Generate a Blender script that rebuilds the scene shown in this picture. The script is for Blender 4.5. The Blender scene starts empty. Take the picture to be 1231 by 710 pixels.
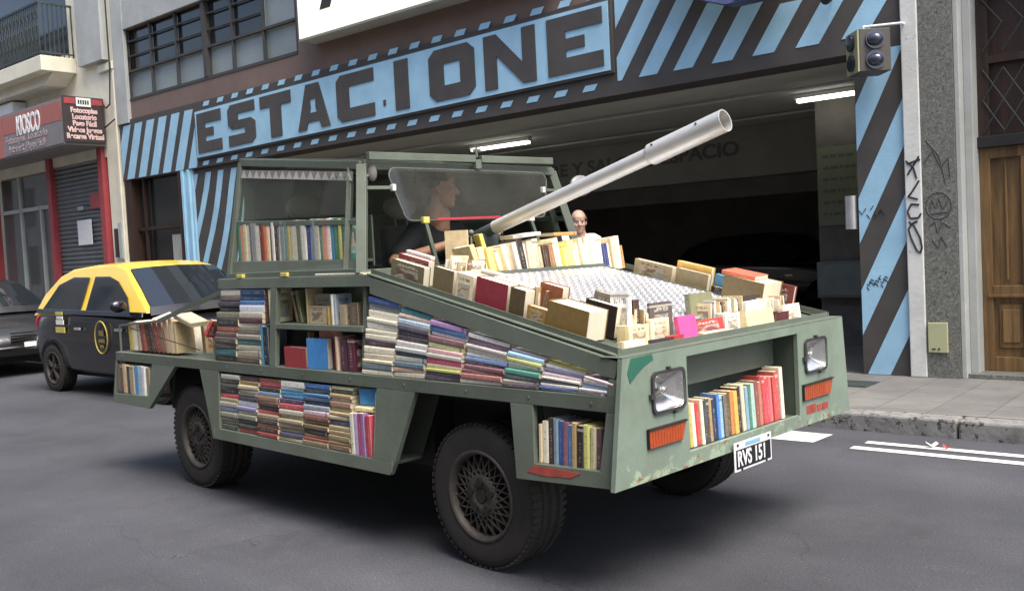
import bpy, bmesh, math, random
from mathutils import Vector, Matrix, Euler
random.seed(7)
SC = bpy.context.scene
COL = SC.collection
R = math.radians
FA = 0.07638            # the street's direction in world space (the book car drives along world X)

# ---------------------------------------------------------------- camera
cam = bpy.data.objects.new('camera', bpy.data.cameras.new('camera'))
COL.objects.link(cam)
rr = Vector((0.7137013, 0.6985775, -0.0511859))
dd = Vector((-0.0031904, -0.0698330, -0.9975536))
ff = Vector((-0.7004430, 0.7121186, -0.0476112))
mw = Matrix.Identity(4)
for i in range(3):
    mw[i][0] = rr[i]; mw[i][1] = -dd[i]; mw[i][2] = -ff[i]
mw[0][3], mw[1][3], mw[2][3] = 5.99621, -2.91341, 1.49297
cam.matrix_world = mw
cam.data.sensor_width = 36
cam.data.lens = 1130.91 / 1231 * 36
cam.data.clip_end = 500
cam.data.clip_start = 0.05
SC.camera = cam
SC.render.resolution_x = 1024
SC.render.resolution_y = 590

# ---------------------------------------------------------------- sky, sun, exposure
SUN_EL, SUN_AZ = 62, -8          # azimuth of the sun measured from world +X
w = bpy.data.worlds.new('World'); SC.world = w; w.use_nodes = True
nt = w.node_tree
sky = nt.nodes.new('ShaderNodeTexSky'); sky.sky_type = 'NISHITA'; sky.sun_disc = False
sky.sun_elevation = R(SUN_EL); sky.sun_rotation = R(90 - SUN_AZ)
sky.air_density = 1.0; sky.dust_density = 4.0; sky.ozone_density = 1.0
bg = nt.nodes['Background']; bg.inputs[1].default_value = 0.15
nt.links.new(sky.outputs[0], bg.inputs[0])
sl = bpy.data.lights.new('sun', 'SUN'); sl.energy = 2.3; sl.angle = R(40); sl.color = (1, 0.95, 0.86)
so = bpy.data.objects.new('sun', sl); COL.objects.link(so)
sd = Vector((math.cos(R(SUN_EL)) * math.cos(R(SUN_AZ)), math.cos(R(SUN_EL)) * math.sin(R(SUN_AZ)), math.sin(R(SUN_EL))))
so.rotation_euler = sd.to_track_quat('Z', 'Y').to_euler()
so.location = sd * 30
SC.view_settings.view_transform = 'Standard'
SC.view_settings.look = 'None'
SC.view_settings.exposure = 1.2
SC.view_settings.gamma = 1
SC.view_settings.use_curve_mapping = False

# ---------------------------------------------------------------- materials
def lin(c):
    if isinstance(c, str):
        c = [int(c[i:i + 2], 16) / 255 for i in (0, 2, 4)]
        c = [x / 12.92 if x <= 0.04045 else ((x + 0.055) / 1.055) ** 2.4 for x in c]
    return (c[0], c[1], c[2], 1)

def N(t, kind, **kw):
    n = t.nodes.new(kind)
    for k, v in kw.items():
        if k in n.inputs.keys(): n.inputs[k].default_value = v
        else: setattr(n, k, v)
    return n

def mat(name, col, rough=0.6, metal=0.0, var=0.15, scale=6, bump=0.0, bscale=80, spec=None, wear=None, wearamt=0.62, coat=0, emit=None, estr=0, detail=6, streak=False):
    m = bpy.data.materials.new(name); m.use_nodes = True
    t = m.node_tree; b = t.nodes['Principled BSDF']
    c = lin(col)
    tc = N(t, 'ShaderNodeTexCoord')
    mp = N(t, 'ShaderNodeMapping')
    t.links.new(tc.outputs['Object'], mp.inputs[0])
    if streak: mp.inputs['Scale'].default_value = (1, 1, 0.12)
    n = N(t, 'ShaderNodeTexNoise', Scale=scale, Detail=detail, Roughness=0.62)
    t.links.new(mp.outputs[0], n.inputs['Vector'])
    cr = N(t, 'ShaderNodeValToRGB')
    cr.color_ramp.elements[0].position = 0.3; cr.color_ramp.elements[1].position = 0.7
    cr.color_ramp.elements[0].color = (c[0] * (1 - var), c[1] * (1 - var), c[2] * (1 - var), 1)
    cr.color_ramp.elements[1].color = (min(1, c[0] * (1 + var)), min(1, c[1] * (1 + var)), min(1, c[2] * (1 + var)), 1)
    t.links.new(n.outputs[0], cr.inputs[0])
    out = cr.outputs[0]
    if wear:
        wc = lin(wear)
        n2 = N(t, 'ShaderNodeTexNoise', Scale=scale * 2.3, Detail=10, Roughness=0.75)
        t.links.new(mp.outputs[0], n2.inputs['Vector'])
        r2 = N(t, 'ShaderNodeValToRGB')
        r2.color_ramp.elements[0].position = wearamt; r2.color_ramp.elements[1].position = min(1, wearamt + 0.05)
        t.links.new(n2.outputs[0], r2.inputs[0])
        mx = N(t, 'ShaderNodeMix', data_type='RGBA')
        t.links.new(r2.outputs[0], mx.inputs[0]); t.links.new(out, mx.inputs[6]); mx.inputs[7].default_value = wc
        out = mx.outputs[2]
    t.links.new(out, b.inputs['Base Color'])
    b.inputs['Roughness'].default_value = rough
    b.inputs['Metallic'].default_value = metal
    if spec is not None: b.inputs['Specular IOR Level'].default_value = spec
    if coat: b.inputs['Coat Weight'].default_value = coat; b.inputs['Coat Roughness'].default_value = 0.08
    rn = N(t, 'ShaderNodeMapRange'); rn.inputs[3].default_value = max(0.02, rough - 0.1 * min(1, rough * 2)); rn.inputs[4].default_value = min(1, rough + 0.1 * min(1, rough * 2))
    t.links.new(n.outputs[0], rn.inputs[0]); t.links.new(rn.outputs[0], b.inputs['Roughness'])
    if bump:
        nb = N(t, 'ShaderNodeTexNoise', Scale=bscale, Detail=6, Roughness=0.6)
        t.links.new(mp.outputs[0], nb.inputs['Vector'])
        bp = N(t, 'ShaderNodeBump', Strength=bump, Distance=0.01)
        t.links.new(nb.outputs[0], bp.inputs['Height']); t.links.new(bp.outputs[0], b.inputs['Normal'])
    if emit:
        b.inputs['Emission Color'].default_value = lin(emit); b.inputs['Emission Strength'].default_value = estr
    return m

def glass(name, tint=(0.8, 0.85, 0.82), alpha=0.06, rough=0.03):
    """clear sheet: fresnel reflection over transparency, with a thin film of dust"""
    m = bpy.data.materials.new(name); m.use_nodes = True
    t = m.node_tree; b = t.nodes['Principled BSDF']
    b.inputs['Base Color'].default_value = (0.45, 0.44, 0.40, 1); b.inputs['Roughness'].default_value = 0.8
    tr = N(t, 'ShaderNodeBsdfTransparent'); tr.inputs[0].default_value = (*tint, 1)
    gl = N(t, 'ShaderNodeBsdfGlossy'); gl.inputs['Roughness'].default_value = rough; gl.inputs[0].default_value = (1, 1, 1, 1)
    lw = N(t, 'ShaderNodeLayerWeight'); pw = N(t, 'ShaderNodeMath', operation='POWER'); t.links.new(lw.outputs['Facing'], pw.inputs[0]); pw.inputs[1].default_value = 3.0
    fr = N(t, 'ShaderNodeMath', operation='MULTIPLY_ADD'); t.links.new(pw.outputs[0], fr.inputs[0]); fr.inputs[1].default_value = 0.40; fr.inputs[2].default_value = 0.022
    m1 = N(t, 'ShaderNodeMixShader'); t.links.new(fr.outputs[0], m1.inputs[0]); t.links.new(tr.outputs[0], m1.inputs[1]); t.links.new(gl.outputs[0], m1.inputs[2])
    mx = N(t, 'ShaderNodeMixShader')
    n = N(t, 'ShaderNodeTexNoise', Scale=3.0, Detail=8, Roughness=0.7)
    tc = N(t, 'ShaderNodeTexCoord'); t.links.new(tc.outputs['Object'], n.inputs['Vector'])
    mr = N(t, 'ShaderNodeMapRange'); mr.inputs[1].default_value = 0.3; mr.inputs[2].default_value = 0.75
    mr.inputs[3].default_value = alpha * 0.5; mr.inputs[4].default_value = alpha * 1.5
    t.links.new(n.outputs[0], mr.inputs[0])
    t.links.new(mr.outputs[0], mx.inputs[0]); t.links.new(m1.outputs[0], mx.inputs[1]); t.links.new(b.outputs[0], mx.inputs[2])
    t.links.new(mx.outputs[0], t.nodes['Material Output'].inputs[0])
    return m

def green_paint(name, col):
    m = mat(name, col, rough=0.5, var=0.1, scale=4, bump=0.12, bscale=35, wear='8A8578', wearamt=0.72)
    t = m.node_tree; b = t.nodes['Principled BSDF']
    # thin scratches and grime of their own shape
    old = b.inputs['Base Color'].links[0].from_socket
    tc = t.nodes['Texture Coordinate']
    n = N(t, 'ShaderNodeTexNoise', Scale=1.6, Detail=12, Roughness=0.8); t.links.new(tc.outputs['Object'], n.inputs['Vector'])
    r = N(t, 'ShaderNodeValToRGB'); r.color_ramp.elements[0].position = 0.46; r.color_ramp.elements[1].position = 0.6
    t.links.new(n.outputs[0], r.inputs[0])
    mx = N(t, 'ShaderNodeMix', data_type='RGBA', blend_type='MULTIPLY')
    ma = N(t, 'ShaderNodeMath', operation='MULTIPLY'); ma.inputs[1].default_value = 0.55
    t.links.new(r.outputs[0], ma.inputs[0]); t.links.new(ma.outputs[0], mx.inputs[0])
    t.links.new(old, mx.inputs[6]); mx.inputs[7].default_value = (0.72, 0.7, 0.62, 1)
    t.links.new(mx.outputs[2], b.inputs['Base Color'])
    return m

def front_paint(name, col):
    """green paint whose lower edge is flaking down to pale primer and rust"""
    m = green_paint(name, col)
    t = m.node_tree; b = t.nodes['Principled BSDF']; old = b.inputs['Base Color'].links[0].from_socket
    tc = t.nodes['Texture Coordinate']
    sp = N(t, 'ShaderNodeSeparateXYZ'); t.links.new(tc.outputs['Generated'], sp.inputs[0])
    n = N(t, 'ShaderNodeTexNoise', Scale=14, Detail=10, Roughness=0.75); t.links.new(tc.outputs['Object'], n.inputs['Vector'])
    a = N(t, 'ShaderNodeMath', operation='MULTIPLY_ADD'); t.links.new(sp.outputs[2], a.inputs[0]); a.inputs[1].default_value = -0.9; t.links.new(n.outputs[0], a.inputs[2])
    r = N(t, 'ShaderNodeValToRGB'); r.color_ramp.elements[0].position = 0.47; r.color_ramp.elements[1].position = 0.5
    t.links.new(a.outputs[0], r.inputs[0])
    mx = N(t, 'ShaderNodeMix', data_type='RGBA'); t.links.new(r.outputs[0], mx.inputs[0]); t.links.new(old, mx.inputs[6])
    n3 = N(t, 'ShaderNodeTexNoise', Scale=25, Detail=4); t.links.new(tc.outputs['Object'], n3.inputs['Vector'])
    r3 = N(t, 'ShaderNodeValToRGB'); r3.color_ramp.elements[0].color = lin('8E9E88'); r3.color_ramp.elements[1].color = lin('7A5A3A')
    r3.color_ramp.elements[0].position = 0.5; r3.color_ramp.elements[1].position = 0.62
    t.links.new(n3.outputs[0], r3.inputs[0]); t.links.new(r3.outputs[0], mx.inputs[7])
    t.links.new(mx.outputs[2], b.inputs['Base Color'])
    return m

def book_material():
    m = bpy.data.materials.new('book_cover'); m.use_nodes = True
    t = m.node_tree; b = t.nodes['Principled BSDF']
    oi = N(t, 'ShaderNodeAttribute', attribute_name='tint'); ra = N(t, 'ShaderNodeAttribute', attribute_name='rnd'); ga = N(t, 'ShaderNodeAttribute', attribute_name='gen')
    tc = N(t, 'ShaderNodeTexCoord'); sp = N(t, 'ShaderNodeSeparateXYZ')
    t.links.new(ga.outputs['Vector'], sp.inputs[0])
    # worn colour
    n = N(t, 'ShaderNodeTexNoise', Scale=30, Detail=6, Roughness=0.7); t.links.new(tc.outputs['Object'], n.inputs['Vector'])
    mr = N(t, 'ShaderNodeMapRange'); mr.inputs[1].default_value = 0.3; mr.inputs[2].default_value = 0.75; mr.inputs[3].default_value = 0.92; mr.inputs[4].default_value = 1.35
    t.links.new(n.outputs[0], mr.inputs[0])
    vm = N(t, 'ShaderNodeVectorMath', operation='SCALE'); t.links.new(oi.outputs['Color'], vm.inputs[0]); t.links.new(mr.outputs[0], vm.inputs['Scale'])
    # faded marks along the spine, no readable letters: streak noise limited to the spine's middle
    cv = N(t, 'ShaderNodeCombineXYZ')
    mz = N(t, 'ShaderNodeMath', operation='MULTIPLY'); t.links.new(sp.outputs[2], mz.inputs[0]); mz.inputs[1].default_value = 34
    mxx = N(t, 'ShaderNodeMath', operation='MULTIPLY'); t.links.new(sp.outputs[0], mxx.inputs[0]); mxx.inputs[1].default_value = 2.2
    rd = N(t, 'ShaderNodeMath', operation='MULTIPLY'); t.links.new(ra.outputs['Fac'], rd.inputs[0]); rd.inputs[1].default_value = 97
    t.links.new(mz.outputs[0], cv.inputs[2]); t.links.new(mxx.outputs[0], cv.inputs[0]); t.links.new(rd.outputs[0], cv.inputs[1])
    n2 = N(t, 'ShaderNodeTexNoise', Scale=1.0, Detail=3, Roughness=0.8); t.links.new(cv.outputs[0], n2.inputs['Vector'])
    gt = N(t, 'ShaderNodeMath', operation='GREATER_THAN'); t.links.new(n2.outputs[0], gt.inputs[0]); gt.inputs[1].default_value = 0.56
    def band(sock, c, h):
        k = N(t, 'ShaderNodeMath', operation='COMPARE'); t.links.new(sock, k.inputs[0]); k.inputs[1].default_value = c; k.inputs[2].default_value = h
        return k.outputs[0]
    m1 = N(t, 'ShaderNodeMath', operation='MULTIPLY'); t.links.new(gt.outputs[0], m1.inputs[0]); t.links.new(band(sp.outputs[0], 0.5, 0.15), m1.inputs[1])
    m2 = N(t, 'ShaderNodeMath', operation='MULTIPLY'); t.links.new(m1.outputs[0], m2.inputs[0]); t.links.new(band(sp.outputs[2], 0.45, 0.34), m2.inputs[1])
    m3 = N(t, 'ShaderNodeMath', operation='MULTIPLY'); t.links.new(m2.outputs[0], m3.inputs[0]); t.links.new(band(sp.outputs[1], 0.0, 0.12), m3.inputs[1])
    # contrasting block near one end of some spines
    g2 = N(t, 'ShaderNodeMath', operation='GREATER_THAN'); t.links.new(ra.outputs['Fac'], g2.inputs[0]); g2.inputs[1].default_value = 0.9
    m4 = N(t, 'ShaderNodeMath', operation='MULTIPLY'); t.links.new(g2.outputs[0], m4.inputs[0]); t.links.new(band(sp.outputs[2], 0.90, 0.03), m4.inputs[1])
    mm = N(t, 'ShaderNodeMath', operation='MAXIMUM'); t.links.new(m3.outputs[0], mm.inputs[0]); t.links.new(m4.outputs[0], mm.inputs[1])
    # mark colour: dark on pale books, pale on dark ones
    lum = N(t, 'ShaderNodeRGBToBW'); t.links.new(oi.outputs['Color'], lum.inputs[0])
    lt = N(t, 'ShaderNodeMath', operation='LESS_THAN'); t.links.new(lum.outputs[0], lt.inputs[0]); lt.inputs[1].default_value = 0.25
    mc = N(t, 'ShaderNodeMix', data_type='RGBA'); t.links.new(lt.outputs[0], mc.inputs[0]); mc.inputs[6].default_value = (0.06, 0.04, 0.06, 1); mc.inputs[7].default_value = (0.62, 0.58, 0.48, 1)
    fm = N(t, 'ShaderNodeMath', operation='MULTIPLY'); t.links.new(mm.outputs[0], fm.inputs[0]); fm.inputs[1].default_value = 0.6
    mx = N(t, 'ShaderNodeMix', data_type='RGBA'); t.links.new(fm.outputs[0], mx.inputs[0]); t.links.new(vm.outputs[0], mx.inputs[6]); t.links.new(mc.outputs[2], mx.inputs[7])
    # faded printed fronts: a picture panel and a few lines of marks on the boards of some books
    def math2(op, a, c=None):
        k = N(t, 'ShaderNodeMath', operation=op)
        for q, v in enumerate((a, c)):
            if v is None: continue
            if isinstance(v, (int, float)): k.inputs[q].default_value = v
            else: t.links.new(v, k.inputs[q])
        return k.outputs[0]
    side = math2('GREATER_THAN', math2('ABSOLUTE', math2('SUBTRACT', sp.outputs[0], 0.5)), 0.47)
    some = math2('GREATER_THAN', ra.outputs['Fac'], 0.6)
    pan = math2('MULTIPLY', band(sp.outputs[1], 0.5, 0.34), band(sp.outputs[2], 0.40, 0.26))
    c2 = N(t, 'ShaderNodeCombineXYZ'); t.links.new(math2('MULTIPLY', sp.outputs[1], 3.0), c2.inputs[0]); t.links.new(math2('MULTIPLY', sp.outputs[2], 4.0), c2.inputs[1]); t.links.new(rd.outputs[0], c2.inputs[2])
    n5 = N(t, 'ShaderNodeTexNoise', Scale=0.8, Detail=2, Roughness=0.5, Distortion=0.8); t.links.new(c2.outputs[0], n5.inputs['Vector'])
    r5 = N(t, 'ShaderNodeValToRGB'); r5.color_ramp.interpolation = 'CONSTANT'; r5.color_ramp.elements[0].color = (0.10, 0.08, 0.08, 1); r5.color_ramp.elements[1].position = 0.5; r5.color_ramp.elements[1].color = (0.50, 0.42, 0.30, 1)
    e5 = r5.color_ramp.elements.new(0.44); e5.color = (0.30, 0.16, 0.10, 1); e6 = r5.color_ramp.elements.new(0.6); e6.color = (0.22, 0.30, 0.34, 1)
    t.links.new(n5.outputs[0], r5.inputs[0])
    c3 = N(t, 'ShaderNodeCombineXYZ'); t.links.new(math2('MULTIPLY', sp.outputs[1], 30.0), c3.inputs[0]); t.links.new(math2('MULTIPLY', sp.outputs[2], 9.0), c3.inputs[1]); t.links.new(rd.outputs[0], c3.inputs[2])
    n6 = N(t, 'ShaderNodeTexNoise', Scale=1.0, Detail=2); t.links.new(c3.outputs[0], n6.inputs['Vector'])
    ttl = math2('MULTIPLY', math2('GREATER_THAN', n6.outputs[0], 0.5), math2('MULTIPLY', band(sp.outputs[1], 0.5, 0.32), band(sp.outputs[2], 0.80, 0.06)))
    f5 = math2('MULTIPLY', math2('MULTIPLY', side, some), math2('MULTIPLY', pan, 0.75)); f6 = math2('MULTIPLY', math2('MULTIPLY', side, some), math2('MULTIPLY', ttl, 0.8))
    x5 = N(t, 'ShaderNodeMix', data_type='RGBA'); t.links.new(f5, x5.inputs[0]); t.links.new(mx.outputs[2], x5.inputs[6]); t.links.new(r5.outputs[0], x5.inputs[7])
    x6 = N(t, 'ShaderNodeMix', data_type='RGBA'); t.links.new(f6, x6.inputs[0]); t.links.new(x5.outputs[2], x6.inputs[6]); t.links.new(mc.outputs[2], x6.inputs[7])
    t.links.new(x6.outputs[2], b.inputs['Base Color'])
    b.inputs['Roughness'].default_value = 0.45
    return m

def page_material():
    m = bpy.data.materials.new('book_pages'); m.use_nodes = True
    t = m.node_tree; b = t.nodes['Principled BSDF']
    oi = N(t, 'ShaderNodeAttribute', attribute_name='tint'); tc = N(t, 'ShaderNodeTexCoord')
    mp = N(t, 'ShaderNodeMapping'); mp.inputs['Scale'].default_value = (900, 3, 3); t.links.new(tc.outputs['Object'], mp.inputs[0])
    n = N(t, 'ShaderNodeTexNoise', Scale=1, Detail=2); t.links.new(mp.outputs[0], n.inputs['Vector'])
    mr = N(t, 'ShaderNodeMapRange'); mr.inputs[1].default_value = 0.3; mr.inputs[2].default_value = 0.7; mr.inputs[3].default_value = 0.75; mr.inputs[4].default_value = 1.05
    t.links.new(n.outputs[0], mr.inputs[0])
    vm = N(t, 'ShaderNodeVectorMath', operation='SCALE'); t.links.new(oi.outputs['Color'], vm.inputs[0]); t.links.new(mr.outputs[0], vm.inputs['Scale'])
    t.links.new(vm.outputs[0], b.inputs['Base Color']); b.inputs['Roughness'].default_value = 0.85
    return m

def asphalt():
    m = bpy.data.materials.new('asphalt'); m.use_nodes = True
    t = m.node_tree; b = t.nodes['Principled BSDF']; tc = N(t, 'ShaderNodeTexCoord')
    big = N(t, 'ShaderNodeTexNoise', Scale=0.55, Detail=8, Roughness=0.65); t.links.new(tc.outputs['Object'], big.inputs['Vector'])
    r = N(t, 'ShaderNodeValToRGB'); r.color_ramp.elements[0].position = 0.35; r.color_ramp.elements[1].position = 0.68
    r.color_ramp.elements[0].color = (0.030, 0.031, 0.037, 1); r.color_ramp.elements[1].color = (0.056, 0.057, 0.066, 1); t.links.new(big.outputs[0], r.inputs[0])
    fine = N(t, 'ShaderNodeTexNoise', Scale=95, Detail=4, Roughness=0.8); t.links.new(tc.outputs['Object'], fine.inputs['Vector'])
    mr = N(t, 'ShaderNodeMapRange'); mr.inputs[1].default_value = 0.3; mr.inputs[2].default_value = 0.72; mr.inputs[3].default_value = 0.30; mr.inputs[4].default_value = 1.95
    t.links.new(fine.outputs[0], mr.inputs[0])
    vm = N(t, 'ShaderNodeVectorMath', operation='SCALE'); t.links.new(r.outputs[0], vm.inputs[0]); t.links.new(mr.outputs[0], vm.inputs['Scale'])
    # stone chips
    vo = N(t, 'ShaderNodeTexVoronoi', Scale=60); t.links.new(tc.outputs['Object'], vo.inputs['Vector'])
    lt = N(t, 'ShaderNodeMath', operation='LESS_THAN'); t.links.new(vo.outputs['Distance'], lt.inputs[0]); lt.inputs[1].default_value = 0.16
    nn = N(t, 'ShaderNodeTexNoise', Scale=9, Detail=2); t.links.new(tc.outputs['Object'], nn.inputs['Vector'])
    g = N(t, 'ShaderNodeMath', operation='GREATER_THAN'); t.links.new(nn.outputs[0], g.inputs[0]); g.inputs[1].default_value = 0.6
    mu = N(t, 'ShaderNodeMath', operation='MULTIPLY'); t.links.new(lt.outputs[0], mu.inputs[0]); t.links.new(g.outputs[0], mu.inputs[1])
    mx = N(t, 'ShaderNodeMix', data_type='RGBA'); t.links.new(mu.outputs[0], mx.inputs[0]); t.links.new(vm.outputs[0], mx.inputs[6]); mx.inputs[7].default_value = (0.15, 0.145, 0.14, 1)
    # worn patches and oil stains with shapes of their own
    st = N(t, 'ShaderNodeTexNoise', Scale=1.7, Detail=9, Roughness=0.7, Distortion=0.5); t.links.new(tc.outputs['Object'], st.inputs['Vector'])
    sr = N(t, 'ShaderNodeMapRange'); sr.inputs[1].default_value = 0.56; sr.inputs[2].default_value = 0.70; sr.inputs[3].default_value = 0; sr.inputs[4].default_value = 0.55
    t.links.new(st.outputs[0], sr.inputs[0])
    ms = N(t, 'ShaderNodeMix', data_type='RGBA'); t.links.new(sr.outputs[0], ms.inputs[0]); t.links.new(mx.outputs[2], ms.inputs[6]); ms.inputs[7].default_value = (0.022, 0.022, 0.024, 1)
    mpt = N(t, 'ShaderNodeMapping'); mpt.inputs['Scale'].default_value = (0.06, 1.1, 1); t.links.new(tc.outputs['Object'], mpt.inputs[0])
    tk = N(t, 'ShaderNodeTexNoise', Scale=1.0, Detail=5); t.links.new(mpt.outputs[0], tk.inputs['Vector'])
    tr_ = N(t, 'ShaderNodeMapRange'); tr_.inputs[1].default_value = 0.35; tr_.inputs[2].default_value = 0.7; tr_.inputs[3].default_value = 0.82; tr_.inputs[4].default_value = 1.22
    t.links.new(tk.outputs[0], tr_.inputs[0])
    mx = N(t, 'ShaderNodeVectorMath', operation='SCALE'); t.links.new(ms.outputs[2], mx.inputs[0]); t.links.new(tr_.outputs[0], mx.inputs['Scale'])
    # fine cracks
    wv = N(t, 'ShaderNodeTexVoronoi', Scale=0.45, feature='DISTANCE_TO_EDGE')
    nd = N(t, 'ShaderNodeTexNoise', Scale=3.5, Detail=6); t.links.new(tc.outputs['Object'], nd.inputs['Vector'])
    ad = N(t, 'ShaderNodeMix', data_type='RGBA', blend_type='LINEAR_LIGHT'); ad.inputs[0].default_value = 0.12; t.links.new(tc.outputs['Object'], ad.inputs[6]); t.links.new(nd.outputs['Color'], ad.inputs[7])
    t.links.new(ad.outputs[2], wv.inputs['Vector'])
    cl = N(t, 'ShaderNodeMath', operation='LESS_THAN'); t.links.new(wv.outputs['Distance'], cl.inputs[0]); cl.inputs[1].default_value = 0.0006
    mx2 = N(t, 'ShaderNodeMix', data_type='RGBA'); t.links.new(cl.outputs[0], mx2.inputs[0]); t.links.new(mx.outputs[0], mx2.inputs[6]); mx2.inputs[7].default_value = (0.018, 0.018, 0.018, 1)
    t.links.new(mx2.outputs[2], b.inputs['Base Color'])
    b.inputs['Roughness'].default_value = 0.78
    bp = N(t, 'ShaderNodeBump', Strength=0.55, Distance=0.006); t.links.new(fine.outputs[0], bp.inputs['Height']); t.links.new(bp.outputs[0], b.inputs['Normal'])
    return m

def paving():
    m = bpy.data.materials.new('paving'); m.use_nodes = True
    t = m.node_tree; b = t.nodes['Principled BSDF']; tc = N(t, 'ShaderNodeTexCoord')
    br = N(t, 'ShaderNodeTexBrick', Scale=1.0); br.inputs['Mortar Size'].default_value = 0.006; br.inputs['Brick Width'].default_value = 0.4; br.inputs['Row Height'].default_value = 0.4; br.offset = 0
    br.inputs['Color1'].default_value = lin('706E6B'); br.inputs['Color2'].default_value = lin('797773'); br.inputs['Mortar'].default_value = lin('5C5A56')
    t.links.new(tc.outputs['Object'], br.inputs['Vector'])
    n = N(t, 'ShaderNodeTexNoise', Scale=2.2, Detail=10, Roughness=0.7); t.links.new(tc.outputs['Object'], n.inputs['Vector'])
    mr = N(t, 'ShaderNodeMapRange'); mr.inputs[1].default_value = 0.3; mr.inputs[2].default_value = 0.7; mr.inputs[3].default_value = 0.62; mr.inputs[4].default_value = 1.05
    t.links.new(n.outputs[0], mr.inputs[0])
    vm = N(t, 'ShaderNodeVectorMath', operation='SCALE'); t.links.new(br.outputs[0], vm.inputs[0]); t.links.new(mr.outputs[0], vm.inputs['Scale'])
    t.links.new(vm.outputs[0], b.inputs['Base Color']); b.inputs['Roughness'].default_value = 0.85
    nb = N(t, 'ShaderNodeTexNoise', Scale=60, Detail=5); t.links.new(tc.outputs['Object'], nb.inputs['Vector'])
    bp = N(t, 'ShaderNodeBump', Strength=0.4, Distance=0.008); t.links.new(nb.outputs[0], bp.inputs['Height']); t.links.new(bp.outputs[0], b.inputs['Normal'])
    return m

def granite():
    m = bpy.data.materials.new('granite'); m.use_nodes = True
    t = m.node_tree; b = t.nodes['Principled BSDF']; tc = N(t, 'ShaderNodeTexCoord')
    n = N(t, 'ShaderNodeTexNoise', Scale=38, Detail=8, Roughness=0.8, Distortion=1.2); t.links.new(tc.outputs['Object'], n.inputs['Vector'])
    r = N(t, 'ShaderNodeValToRGB'); r.color_ramp.elements[0].position = 0.36; r.color_ramp.elements[1].position = 0.64
    r.color_ramp.elements[0].color = lin('3F3F3B'); r.color_ramp.elements[1].color = lin('8F8F86')
    e = r.color_ramp.elements.new(0.5); e.color = lin('686861')
    t.links.new(n.outputs[0], r.inputs[0]); t.links.new(r.outputs[0], b.inputs['Base Color']); b.inputs['Roughness'].default_value = 0.6
    bp = N(t, 'ShaderNodeBump', Strength=0.5, Distance=0.01); t.links.new(n.outputs[0], bp.inputs['Height']); t.links.new(bp.outputs[0], b.inputs['Normal'])
    return m

def wood(name, c0, c1, rough=0.5):
    m = bpy.data.materials.new(name); m.use_nodes = True
    t = m.node_tree; b = t.nodes['Principled BSDF']; tc = N(t, 'ShaderNodeTexCoord')
    mp = N(t, 'ShaderNodeMapping'); mp.inputs['Scale'].default_value = (16, 16, 0.9); t.links.new(tc.outputs['Object'], mp.inputs[0])
    n = N(t, 'ShaderNodeTexNoise', Scale=1, Detail=9, Roughness=0.7, Distortion=0.6); t.links.new(mp.outputs[0], n.inputs['Vector'])
    r = N(t, 'ShaderNodeValToRGB'); r.color_ramp.elements[0].position = 0.32; r.color_ramp.elements[1].position = 0.7
    r.color_ramp.elements[0].color = lin(c0); r.color_ramp.elements[1].color = lin(c1)
    t.links.new(n.outputs[0], r.inputs[0]); t.links.new(r.outputs[0], b.inputs['Base Color']); b.inputs['Roughness'].default_value = rough
    bp = N(t, 'ShaderNodeBump', Strength=0.25, Distance=0.004); t.links.new(n.outputs[0], bp.inputs['Height']); t.links.new(bp.outputs[0], b.inputs['Normal'])
    return m

G = green_paint('green_paint', (0.116, 0.138, 0.110))
GF = front_paint('lit_front_green_paint', (0.178, 0.226, 0.180))  # same green made paler: the front plate's stronger light put into the colour
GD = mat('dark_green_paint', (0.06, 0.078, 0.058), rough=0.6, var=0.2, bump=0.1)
GPATCH = mat('fresh_green_patch', (0.022, 0.115, 0.075), rough=0.5, var=0.1)
REDTAG = mat('faded_red_paint', (0.30, 0.05, 0.035), rough=0.7, var=0.3, scale=20)
BLACK = mat('black_undercoat', (0.012, 0.012, 0.012), rough=0.8, var=0.3)
RUB = mat('tyre_rubber', (0.024, 0.021, 0.018), rough=0.75, var=0.25, scale=12, bump=0.15, bscale=60)
RIM = mat('dusty_rim', (0.062, 0.054, 0.046), rough=0.6, metal=0.3, var=0.3, scale=20)
RIMD = mat('dark_rim_well', (0.015, 0.014, 0.013), rough=0.7)
CHROME = mat('worn_chrome', (0.75, 0.74, 0.72), rough=0.16, metal=1, var=0.05)
STEEL = mat('galvanised_tube', (0.58, 0.57, 0.54), rough=0.38, metal=0.45, var=0.07, scale=9, bump=0.04, bscale=20, wear='8C8068', wearamt=0.72)
PLATE = mat('checker_plate', (0.60, 0.60, 0.61), rough=0.34, metal=0.62, var=0.05)
TREADSTRIP = mat('worn_checker_strip', (0.55, 0.52, 0.47), rough=0.45, metal=0.4, var=0.15)
AMBER = mat('amber_lens', (0.34, 0.055, 0.012), rough=0.25, var=0.15, scale=40, coat=0.5)
WHITE = mat('white_paint', (0.74, 0.74, 0.72), rough=0.6, var=0.08, scale=10)
YEL = mat('yellow_clip', (0.55, 0.48, 0.12), rough=0.5)
REDP = mat('red_strip', (0.55, 0.03, 0.05), rough=0.4)
GLASS = glass('hazy_glass', (0.86, 0.89, 0.86), 0.035)
GLASS2 = glass('side_glass', (0.80, 0.85, 0.80), 0.04)
GLASSD = mat('dark_glass', (0.012, 0.014, 0.016), rough=0.05, var=0.2, spec=0.8)
GLASSH = glass('lamp_glass', (0.97, 0.97, 0.97), 0.03)
BOOK = book_material(); PAGES = page_material()
SEAT = mat('seat_cloth', (0.15, 0.14, 0.125), rough=0.9, bump=0.2)
SKIN = mat('skin', (0.50, 0.31, 0.225), rough=0.5, var=0.08, scale=14)
SKIN2 = mat('tanned_skin', (0.46, 0.23, 0.15), rough=0.55, var=0.1, scale=14)
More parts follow.
